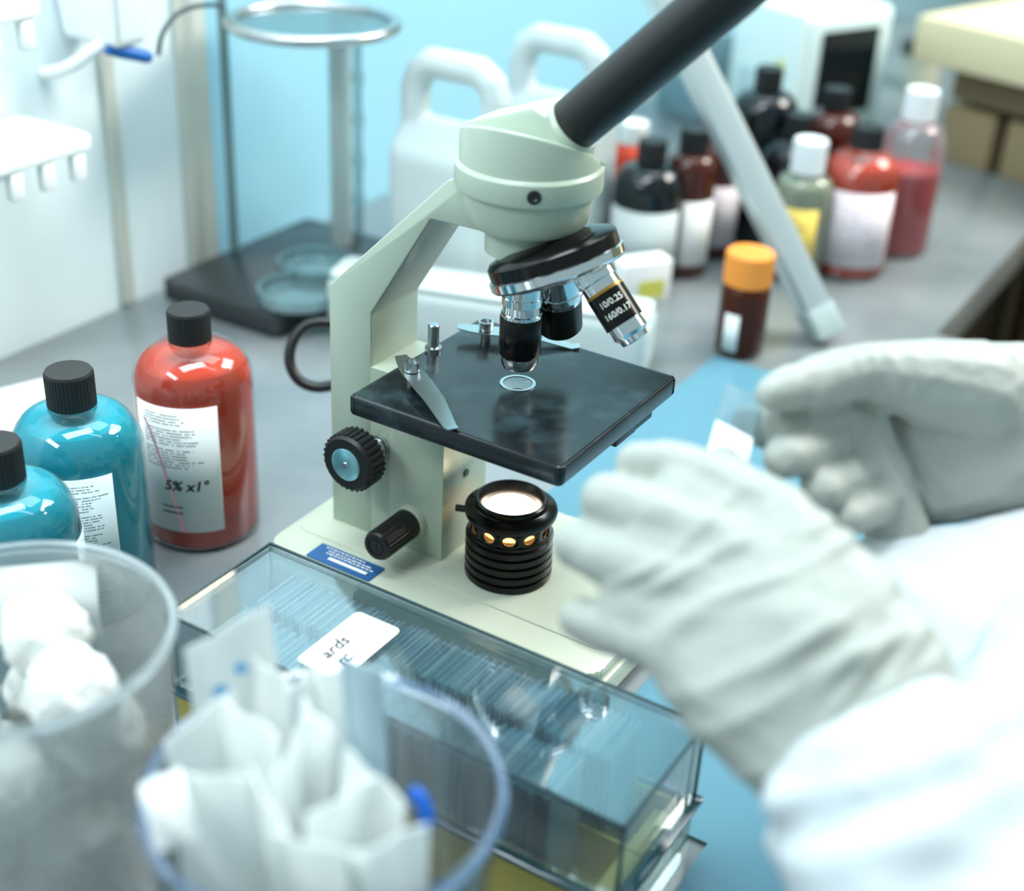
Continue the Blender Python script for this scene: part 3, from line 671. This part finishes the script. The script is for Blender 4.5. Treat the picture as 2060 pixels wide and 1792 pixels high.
# ring stand
rc = at(630, 45, .2); rl = ((rc-O).dot(U), (rc-O).dot(V))
su0, su1, sv0, sv1 = -.412, -.302, .176, .345
sc = ((su0+su1)/2, (sv0+sv1)/2)
t = empty('ring_stand', W(*sc), AX, label='black based stand with columns holding a metal ring', cat='stand')
bm = bmesh.new(); prism(bm, rrect(su1-su0, sv1-sv0, .006), .004, .020, 'z', .002); build(bm, 'base_plate', mat('black_slab', (36, 42, 45), .25, 0, .9), t)
for sx in (1, -1):
    for sy in (1, -1):
        bm = bmesh.new(); lathe(bm, [(.008, 0), (.008, .0045)], 16, (sx*.042, sy*.07, 0)); build(bm, 'foot', m_black, t)
RC = Vector((rl[0]-sc[0], rl[1]-sc[1], 0))
bm = bmesh.new(); tube(bm, [RC+Vector((.058*math.cos(i*math.pi/20), .058*math.sin(i*math.pi/20), .2)) for i in range(40)], .0042, 12, True); build(bm, 'ring', m_steel, t)
bm = bmesh.new(); lathe(bm, [(0, .1975), (.054, .1975), (.054, .1995), (0, .1995)], 48, RC); build(bm, 'glass_disc', clear('disc_glass', (190, 225, 230), .05, .4, .2, (190, 220, 225)), t)
def loc_of(px, py, z): g = at(px, py, z)-O; return (g.dot(U)-sc[0], g.dot(V)-sc[1])
x, y = loc_of(470, 502, .02); x = max(x, su0-sc[0]+.004)
bm = bmesh.new(); lathe(bm, [(.0036, .02), (.0036, .33)], 20, (x, y, 0)); build(bm, 'rod', mat('dark_rod', (116, 144, 148), .35, .4), t)
x, y = RC.x+.052, RC.y+.02; x, y = loc_of(688, 488, .02)
bm = bmesh.new(); lathe(bm, [(.0085, .02), (.0085, .196)], 24, (x, y, 0)); build(bm, 'column', mat('grey_column', (190, 203, 202), .3, .3), t)
x, y = loc_of(722, 480, .02)
bm = bmesh.new(); tube(bm, [(x, y, .02+i*.008) for i in range(23)], [.0035+.0015*(i % 4 == 0) for i in range(23)], 12); build(bm, 'glass_column', clear('column_glass', (215, 235, 238), .05, .4, .3, (220, 240, 242)), t)
m_dish = clear('dish_glass', (200, 230, 234), .05, .5, .35, (190, 225, 228))
for (px, py), lb_ in (((640, 545), 'round glass dish on the black base, farther one'), ((602, 600), 'round glass dish on the black base, nearer one')):
    p = at(px, py, .021)
    bm = bmesh.new(); lathe(bm, [(0, .0002), (.028, .0002), (.030, .0015), (.030, .010), (.0275, .010), (.0275, .003), (0, .003)], 48, cap=False)
    o = build(bm, 'glass_dish', m_dish, loc=Vector((p.x, p.y, .0201))); tag(o, lb_, 'dish')

# leaning aluminium leg
pa = at(1672, 690, 0); pb = atd(1306, -60, .98)
dl = (pb-pa).normalized(); Ln = (pb-pa).length+.1; t = empty('aluminium_leg', pa, 0, label='slanted square aluminium leg crossing in front of the bottles', cat='leg stand')
qm = dl.to_track_quat('Z', 'Y').to_matrix() @ Matrix.Rotation(math.radians(48), 3, 'Z')
bm = bmesh.new(); prism(bm, rrect(.0215, .0215, .003, 3), .008, Ln, 'z'); bmesh.ops.transform(bm, matrix=qm.to_4x4(), verts=bm.verts); build(bm, 'square_tube', mat('aluminium', (205, 216, 218), .3, .7), t, 30)
bm = bmesh.new(); prism(bm, rrect(.0235, .0235, .003, 3), .0065, .03, 'z', .001); bmesh.ops.transform(bm, matrix=qm.to_4x4(), verts=bm.verts); build(bm, 'end_cap', mat('grey_end', (175, 190, 190), .5), t, 30)

# analyser, grey box and jar at the back
p = at(1588, 312, 0); t = empty('analyser', p+Vector((0, 0, .0003)), math.radians(-54), label='white bench analyser with dark screen at the far end', cat='machine')
m_case = mat('analyser_case', (226, 238, 234), .45)
bm = bmesh.new(); box(bm, (-.052, .062, .0705), (.102, .128, .139), bev=.006); build(bm, 'casing', m_case, t)
bm = bmesh.new(); box(bm, (.001, .062, .076), (.005, .112, .116), bev=.002); build(bm, 'bezel', mat('analyser_bezel', (206, 226, 226), .45), t)
bm = bmesh.new(); box(bm, (.0045, .060, .080), (.003, .082, .086), bev=.0008); o = build(bm, 'screen', mat('dark_screen', (14, 22, 28), .15), t); o['label'] = 'dark screen'
bm = bmesh.new(); lathe(bm, [(.006, 0), (.006, .002), (0, .002)], 20, (-.028, -.002, .085), (0, -1, 0)); build(bm, 'button', mat('yellow_button', (214, 216, 110), .5), t)
bm = bmesh.new(); box(bm, (-.056, -.0025, .05), (.06, .003, .05), bev=.001); build(bm, 'side_vent', mat('vent_grey', (186, 204, 204), .5), t)
p = at(1366, 244, 0); t = empty('grey_box', p+Vector((0, 0, .0003)), math.radians(-54), label='blue grey instrument box left of the white analyser', cat='machine')
bm = bmesh.new(); box(bm, (-.012, .03, .048), (.075, .05, .094), bev=.004); build(bm, 'casing', mat('bluegrey_case', (120, 150, 158), .5), t)
bm = bmesh.new(); box(bm, (-.01, .0045, .065), (.03, .003, .010), bev=.0008); build(bm, 'slot', mat('slot_grey', (80, 104, 112), .5), t)
p = at(1845, 170, 0); t = empty('jar', p, 0, label='pale jar with dark lid behind the wash bottle', cat='jar')
bm = bmesh.new(); lathe(bm, [(.022, .0005), (.024, .002), (.024, .034), (.021, .038)], 32); build(bm, 'jar_body', mat('pale_jar', (196, 196, 178), .4), t)
bm = bmesh.new(); lathe(bm, [(.026, .038), (.027, .039), (.027, .050), (.025, .052), (0, .052)], 32); build(bm, 'jar_lid', mat('dark_lid', (44, 40, 34), .5), t)

# ================================================================== WALL PIECES (upper left)
def onwall(px, py, off):
    d = ray(px, py); t_ = (WU+off-(CAM-O).dot(U))/d.dot(U); return CAM+d*t_
def rack(px, py, off, label):
    p = onwall(px, py, off); t = empty('pipette_rack', p, AX, label=label, cat='rack'); m = m_white
    bm = bmesh.new(); prism(bm, rrect(off, .20, .012, c=(-off/2+.0, -.09)), -.004, .004, 'z', .0015); build(bm, 'shelf', m, t)
    for i in range(5):
        bm = bmesh.new(); box(bm, (-.004, -.006-i*.024, -.013), (.007, .010, .018), bev=.002); build(bm, 'prong', m, t)
    bm = bmesh.new(); box(bm, (-off+.003, -.09, -.014), (.006, .19, .036), bev=.002); build(bm, 'back_plate', m, t)
rack(175, 292, .075, 'white toothed wall rack at the left, lower one')
rack(72, 22, .075, 'white toothed wall rack at the left, upper one')
p = onwall(285, 118, .06); t = empty('wall_dispenser', p, AX, label='white wall dispenser with a blue tipped spout', cat='dispenser')
bm = bmesh.new(); hullballs(bm, [((-.052, sy*.018, .12), .008) for sy in (1, -1)]+[((.0, sy*.018, .12), .008) for sy in (1, -1)]+[((-.052, sy*.008, .012), .006) for sy in (1, -1)]+[((-.012, sy*.008, .012), .006) for sy in (1, -1)]); build(bm, 'body', m_white, t, 40)
bm = bmesh.new(); lathe(bm, [(.0045, -.014), (.0048, -.004), (.0042, .013), (.003, .016)], 20, (-.012, 0, .002), (.35, .85, -.3)); o = build(bm, 'blue_tip', mat('blue_tip', (22, 96, 168), .4), t); o['label'] = 'blue tip'
bm = bmesh.new(); tube(bm, smoothpath([(-.02, -.006, .010), (-.026, -.016, .004), (-.034, -.024, -.004), (-.045, -.029, -.010), (-.0575, -.031, -.013)]), [.0042]*33, 12); build(bm, 'spout', m_white, t)
hp = []
for px, py in ((318, 112), (326, 70), (350, 34), (385, 15), (425, 10), (452, 14)):
    g = onwall(px, py, .045)-p; hp.append((g.dot(U), g.dot(V), g.z))
bm = bmesh.new(); tube(bm, smoothpath(hp), .0016, 10); build(bm, 'hose', mat('dark_hose', (50, 70, 76), .5), t)

# ================================================================== BEAKERS IN FRONT
m_beak = clear('beaker_plastic', (250, 252, 253), .05, .04, .03, (215, 232, 242)); m_beakblue = clear('beaker_rim', (215, 226, 242), .05, .2, .2, (120, 165, 225))
m_beakrim = clear('beaker_rim_clear', (232, 240, 243), .05, .2, .4, (225, 236, 240))
def beaker(px, py, label, rim, cup):
    p = at(px, py, .13); p.z = .0004; b = empty('beaker', p, 0, label=label, cat='beaker'); R = .0525
    bm = bmesh.new(); lathe(bm, [(0, 0), (R*.80, 0), (R*.84, .003), (R, .128), (R-.0012, .128), (R*.83, .004), (0, .0025)], 64, cap=False); build(bm, 'cup', cup, b, 40)
    bm = bmesh.new(); lathe(bm, [(R-.0012, .1272), (R+.0012, .1272), (R+.0018, .1290), (R+.0006, .1312), (R-.0012, .1305)], 64, cap=False); build(bm, 'rim', rim, b, 40)
    return p
pB1 = beaker(28, 1268, 'clear plastic beaker holding cotton balls at lower left', m_beakrim, clear('beaker_frosted', (250, 252, 252), .08, .04, .22, (240, 246, 246)))
pB2 = beaker(655, 1578, 'clear plastic beaker with bluish rim stuffed with paper packets', m_beakblue, m_beak)
# cotton balls in the first beaker
bm0 = bmesh.new(); bmesh.ops.create_icosphere(bm0, subdivisions=4, radius=.0158)
from mathutils import noise
for v in bm0.verts:
    v.co *= 1+.16*noise.noise(v.co*95)+.10*noise.noise(v.co*210)
mc = D.meshes.new('cotton_ball'); bm0.to_mesh(mc); bm0.free(); mc.materials.append(m_cotton)
for pp in mc.polygons: pp.use_smooth = True
spots = []
for lay, z in enumerate((.024, .054, .084)):
    for i in range(4): spots.append(((.0225+.0015*lay)*math.cos(1.571*i+lay*.8), (.0225+.0015*lay)*math.sin(1.571*i+lay*.8), z))
spots += [(.020, -.008, .110), (-.022, -.012, .109), (.002, .022, .112)]
for i, (x, y, z) in enumerate(spots):
    o = D.objects.new('cotton_ball', mc); COL.objects.link(o); o.location = pB1+Vector((x, y, z)); o.rotation_euler = (i*1.3, i*.7, i*2.1)
    s_ = 1.0 if z < .1 else 1.38
    if z > .1: tag(o, ('white cotton ball at the right of the top heap', 'white cotton ball at the left of the top heap', 'white cotton ball at the back of the top heap')[i-12], 'cotton ball', 'cotton balls on top in the beaker')
    else: tag(o, 'white cotton ball pressed in the lower layers of the left beaker', 'cotton ball', 'cotton balls lower down in the beaker')
# paper packets
m_wrap = sheet('wrapper_paper', (240, 243, 242), .06)
m_wrapblue = mat('wrapper_film', (206, 230, 238), .3, 0, .4); noise_bump(m_wrapblue, 60, .4, .003)
m_bluepr = mat('blue_print', (110, 180, 220), .6)
def packet(name, top, bot, wd, nrm, label, m=m_wrap, th=.0035, prn=None, bow=.004, top_cut=0, group=None):
    """thin padded paper pouch with crimped ends between two points"""
    top, bot, nrm = Vector(top), Vector(bot), Vector(nrm); d = (top-bot); Ln = d.length; d.normalize()
    s_ = d.cross(nrm).normalized(); nn = s_.cross(d).normalized(); me = bmesh.new(); nu, nv = 7, 12; F = []; B = []
    for j in range(nv+1):
        t_ = j/nv; rf, rb = [], []
        for i in range(nu+1):
            u_ = i/nu*2-1; fat = th*max(0, (1-u_*u_))*max(0, math.sin(math.pi*min(max((t_-.06)/.88, 0), 1)))**.5
            c = bot+d*Ln*t_+s_*u_*wd/2+nn*(bow*math.sin(math.pi*t_)+.0008*math.sin(9*t_+5*u_))+d*(top_cut*u_*t_)
            rf.append(me.verts.new(c+nn*(fat/2+.0003))); rb.append(me.verts.new(c-nn*(fat/2+.0003)))
        F.append(rf); B.append(rb)
    for j in range(nv):
        for i in range(nu):
            me.faces.new((F[j][i], F[j][i+1], F[j+1][i+1], F[j+1][i])); me.faces.new((B[j][i+1], B[j][i], B[j+1][i], B[j+1][i+1]))
        for i, (a_, b_) in ((0, (F, B)), (nu, (B, F))): me.faces.new((a_[j][i], a_[j+1][i], b_[j+1][i], b_[j][i]))
    for j in (0, nv):
        for i in range(nu): me.faces.new((F[j][i], F[j][i+1], B[j][i+1], B[j][i]))
    r = empty(name, bot); tag(r, label, 'packet', group)
    bmesh.ops.translate(me, vec=-bot, verts=me.verts); o = build(me, 'wrapper', m, r, 50)
    if prn:
        me = bmesh.new()
        for u_, t_, rad in prn:
            c = d*Ln*t_+s_*u_*wd/2+nn*(bow*math.sin(math.pi*t_)+th*.5+.0007); lathe(me, [(rad, 0), (rad, .0003), (0, .0003)], 12, c, nn)
        build(me, 'blue_print', m_bluepr, r, None)
    return r
def inb(x, y, z): return pB2+Vector((x, y, z))
toC = (CAM-(pB2+Vector((0, 0, .12)))).normalized()
packet('paper_packet', atd(456, 1262, .424), inb(-.020, .012, .02), .027, toC, 'tall white paper packet with blue dots sticking out of beaker', prn=((-.3, .86, .0026), (.5, .78, .0018), (.2, .91, .002)), top_cut=.006, bow=.002)
lst = [  # top pixel, depth, bottom x,y, width, yaw, label
    (545, 1345, .425, -.018, .026, .016, .5, 'white packet just right of the blue dotted packet', m_wrap),
    (605, 1362, .422, -.008, .028, .012, -.7, 'thin white packet third along the back of the beaker', m_wrap),
    (660, 1352, .420, .000, .028, .013, .4, 'white packet with its tip just under the handwritten lid label', m_wrap),
    (728, 1335, .412, .020, .012, .013, -.2, 'long bluish film strip leaning to the right side of beaker', m_wrapblue),
    (640, 1440, .405, .000, .014, .020, .9, 'white packet slanting across the beaker middle', m_wrap),
    (400, 1440, .41, -.032, .004, .024, -.4, 'wide white packet low at the left inside the beaker', m_wrap),
    (500, 1440, .405, -.014, .010, .024, .6, 'crumpled white packet below the blue dotted one', m_wrap),
    (585, 1500, .39, -.004, .002, .020, -.8, 'white packet at the very middle of the beaker', m_wrap),
    (755, 1560, .385, .020, .000, .022, .5, 'white packet just left of the bright blue loop', m_wrap),
    (690, 1600, .375, .010, -.012, .026, -.5, 'white packet lower right in front of the slanting one', m_wrap),
    (430, 1560, .385, -.026, -.010, .028, .4, 'broad white packet at the front left of beaker', m_wrap),
    (540, 1610, .370, -.010, -.018, .024, .9, 'white packet with dark gaps on both sides in front', m_wrap),
    (780, 1690, .365, .018, -.022, .024, -.3, 'white packet under the blue loop at front right', m_wrap),
    (640, 1700, .358, .000, -.030, .026, .2, 'white packet nearest the viewer in the beaker', m_wrap),
]
for (px, py, d_, bx, by, wd, yw, lb_, mm) in lst:
    side = toC.cross(Vector((0, 0, 1))).normalized()
    packet('paper_packet', atd(px, py, d_), inb(bx*.8, by*.8, .012), wd, (toC*math.cos(yw)+side*math.sin(yw)), lb_, mm, th=.007, bow=random.uniform(-.006, .008), top_cut=random.uniform(-.005, .005))
packet('paper_packet', atd(322, 1560, .388), atd(360, 1700, .375), .012, toC, 'pointed white packet corner poking out left of the beaker rim', th=.004)
g = [atd(px, py, .40) for px, py in ((826, 1588), (848, 1610), (858, 1645), (852, 1675), (838, 1692))]
bm = bmesh.new(); tube(bm, smoothpath([q-g[0] for q in g]), [.0010]+[.0022]*31+[.0010], 12); o = build(bm, 'blue_loop', mat('blue_plastic', (10, 96, 200), .35), loc=g[0]); tag(o, 'curved bright blue plastic loop inside the right beaker', 'loop')
# gauze packet in the first beaker
packet('gauze_packet', atd(70, 1135, .515), pB1+Vector((-.006, .036, .098)), .044, toC, 'white gauze packet standing behind the cotton in the left beaker', th=.004)

# ================================================================== PERSON: two gloved hands, sleeves, coat
per = empty('person', atd(1900, 1250, .5), 0, label='person in white coat and pale gloves holding a glass slide', cat='person'); PO = per.location.copy()
def chain(bm, pts):
    q = [(atd(x, y, d)-PO, r) for x, y, d, r in pts]
    for a_, b_ in zip(q, q[1:]): hullballs(bm, [a_, b_])
def hull(bm, pts): hullballs(bm, [(atd(x, y, d)-PO, r) for x, y, d, r in pts])
def folds(o, center, fdir, adir, lam, amp, rad, seed):
    """soft parallel cloth folds: fdir runs across the folds, adir along them"""
    c = center-PO
    for v, nrm in zip(o.data.vertices, [Vector(v.normal) for v in o.data.vertices]):
        q = v.co-c; f = q.length/rad
        if f >= 1: continue
        a_ = q.dot(adir)/lam; t_ = q.dot(fdir)/lam+.9*noise.noise(Vector((q.dot(fdir)*60, a_*.22, seed)))
        h = (math.sin(2*math.pi*t_)*.5+.5)**2*(.55+.9*noise.noise(Vector((a_*.5, t_*.7, seed+3))))
        v.co += nrm*amp*h*(1-f*f)
# right hand (palm side towards us), holding the slide
bm = bmesh.new()
chain(bm, [(1556, 792, .478, .0066), (1590, 782, .482, .0082), (1640, 770, .488, .0096), (1740, 745, .495, .0104), (1850, 765, .505, .0155), (1960, 790, .515, .020)])   # thumb
chain(bm, [(1506, 850, .496, .0066), (1548, 862, .494, .0080), (1612, 860, .496, .0090), (1690, 836, .508, .0098), (1800, 790, .545, .011)])      # index
chain(bm, [(1580, 920, .482, .0082), (1630, 903, .493, .0084), (1700, 868, .512, .0088), (1800, 830, .545, .011)])    # middle
chain(bm, [(1652, 986, .487, .0080), (1700, 968, .498, .0082), (1760, 935, .515, .0088), (1830, 880, .545, .011)])     # ring
chain(bm, [(1706, 1044, .490, .0068), (1755, 1022, .500, .0072), (1800, 990, .515, .008), (1850, 940, .54, .010)])   # little
hull(bm, [(1775, 860, .525, .010), (1810, 1010, .525, .010), (1850, 770, .525, .0165), (1900, 990, .525, .013), (1990, 780, .525, .018), (1990, 945, .525, .018)])
hull(bm, [(1990, 780, .525, .018), (1990, 945, .525, .018), (2420, 790, .545, .019), (2420, 935, .545, .019)])
hull(bm, [(1706, 846, .508, .0072), (1742, 838, .508, .0072), (1790, 1100, .511, .0080), (1842, 1100, .511, .0080)])   # glove fold across the palm
gl = remeshed(bm, 'glove', m_glove, .0013, 5, .5, per, disp=((.012, .0012), (.004, .0005))); gl['label'] = 'right hand glove pinching the slide'
folds(gl, atd(1790, 740, .485), (RT*.97-UP*.1), (UP*.97+RT*.1), .0062, .0016, .018, 11)
folds(gl, atd(1830, 950, .505), (RT*.9+UP*.4), (UP*.9-RT*.4), .011, .0026, .03, 13)
folds(gl, atd(1640, 790, .48), (RT*.9-UP*.3), (UP*.9+RT*.3), .0075, .0009, .02, 15)
# left hand (back towards us)
bm = bmesh.new()
chain(bm, [(1278, 932, .452, .0070), (1335, 932, .447, .0082), (1420, 962, .440, .0092), (1560, 1040, .430, .0118)])
chain(bm, [(1222, 1005, .446, .0090), (1290, 1030, .438, .0098), (1370, 1062, .432, .0102), (1490, 1110, .424, .0118)])
chain(bm, [(1158, 1095, .446, .0082), (1230, 1125, .436, .0094), (1310, 1155, .428, .0098), (1430, 1190, .420, .0115)])
chain(bm, [(1166, 1242, .442, .0070), (1220, 1266, .434, .0080), (1290, 1286, .426, .0088), (1390, 1300, .416, .0105)])
hull(bm, [(1375, 965, .441, .0078), (1335, 1045, .435, .0080), (1560, 1040, .430, .0105), (1490, 1110, .424, .0105)])
hull(bm, [(1305, 1055, .436, .0080), (1275, 1140, .432, .0080), (1490, 1110, .424, .0105), (1430, 1190, .420, .0105)])
hull(bm, [(1255, 1165, .433, .0076), (1245, 1255, .431, .0070), (1430, 1190, .420, .0105), (1390, 1300, .416, .0095)])
chain(bm, [(1455, 930, .478, .0064), (1500, 990, .470, .0080), (1590, 1080, .455, .0105)])      # thumb behind
hull(bm, [(1560, 1040, .430, .0115), (1390, 1290, .416, .0115), (1340, 1300, .420, .010), (1680, 1190, .418, .016), (1480, 1420, .406, .0155), (1600, 1300, .410, .021)])
hull(bm, [(1680, 1190, .418, .016), (1480, 1420, .406, .0155), (1600, 1300, .410, .021), (1790, 1330, .408, .017), (1600, 1520, .398, .0155), (1850, 1560, .395, .02)])
gl = remeshed(bm, 'glove', m_glove, .0013, 6, .5, per, disp=((.014, .0014), (.005, .0005))); gl['label'] = 'left hand glove with stretched folds'
folds(gl, atd(1590, 1240, .40), (RT*.5-UP*.86), (RT*.86+UP*.5), .0125, .0031, .06, 1)
folds(gl, atd(1830, 1420, .39), (RT*.75-UP*.66), (RT*.66+UP*.75), .010, .0030, .03, 5)
# sleeves
bm = bmesh.new()
hull(bm, [(1700, 1590, .385, .022), (1850, 1520, .392, .024), (1790, 1900, .355, .028), (2020, 1640, .385, .024), (2050, 1900, .36, .03)])
hull(bm, [(1950, 1560, .395, .02), (2150, 1700, .39, .04), (2200, 1350, .43, .034), (2150, 1900, .37, .03)])
chain(bm, [(1600, 1640, .372, .008), (1680, 1520, .374, .008), (1800, 1450, .380, .008), (1910, 1440, .392, .008)])
sl = remeshed(bm, 'coat_sleeve', m_cloth, .003, 10, .6, per, disp=((.05, .010), (.018, .003)))
folds(sl, atd(1850, 1700, .36), (RT*.35-UP*.93), (RT*.93+UP*.35), .03, .007, .08, 9)
bm = bmesh.new()
hull(bm, [(1738, 1136, .506, .010), (1880, 1116, .508, .011), (2080, 1092, .515, .013), (1960, 1440, .455, .02), (2600, 1090, .58, .03), (2600, 1500, .50, .04), (1800, 1260, .490, .012)])
o2 = bmesh.new(); hull(o2, [(2340, 820, .545, .036), (2350, 900, .545, .036), (2900, 860, .58, .05), (2900, 960, .58, .05)])
remeshed(o2, 'coat_sleeve', m_cloth, .003, 8, .6, per, disp=((.04, .006),))
cb = remeshed(bm, 'lab_coat', m_cloth, .003, 8, .6, per, disp=((.04, .006), (.015, .0015)))

# the slide in the right hand
c4 = [atd(1463, 771, .497), atd(1533, 803, .488), atd(1500, 948, .478), atd(1425, 906, .487)]
hs = empty('held_slide', c4[3], 0, label='glass slide with white frosted end held between gloved fingers', cat='slide')
def slide_part(name, t0, t1, m):
    bm = bmesh.new(); a0_, a1_ = c4[0].lerp(c4[3], t0)-c4[3], c4[1].lerp(c4[2], t0)-c4[3]; b0_, b1_ = c4[0].lerp(c4[3], t1)-c4[3], c4[1].lerp(c4[2], t1)-c4[3]
    nn = (a1_-a0_).cross(b0_-a0_).normalized()*.0005
    f = [bm.verts.new(q+nn) for q in (a0_, a1_, b1_, b0_)]; k_ = [bm.verts.new(q-nn) for q in (a0_, a1_, b1_, b0_)]
    bm.faces.new(f); bm.faces.new(k_[::-1])
    for i in range(4): bm.faces.new((f[i], k_[i], k_[(i+1) % 4], f[(i+1) % 4]))
    build(bm, name, m, hs, None)
slide_part('glass_plate', 0, .56, clear('held_glass', (222, 240, 245), .03, .35, .12, (220, 240, 245)))
slide_part('frosted_end', .56, 1, mat('frosted_white', (250, 252, 255), .6))
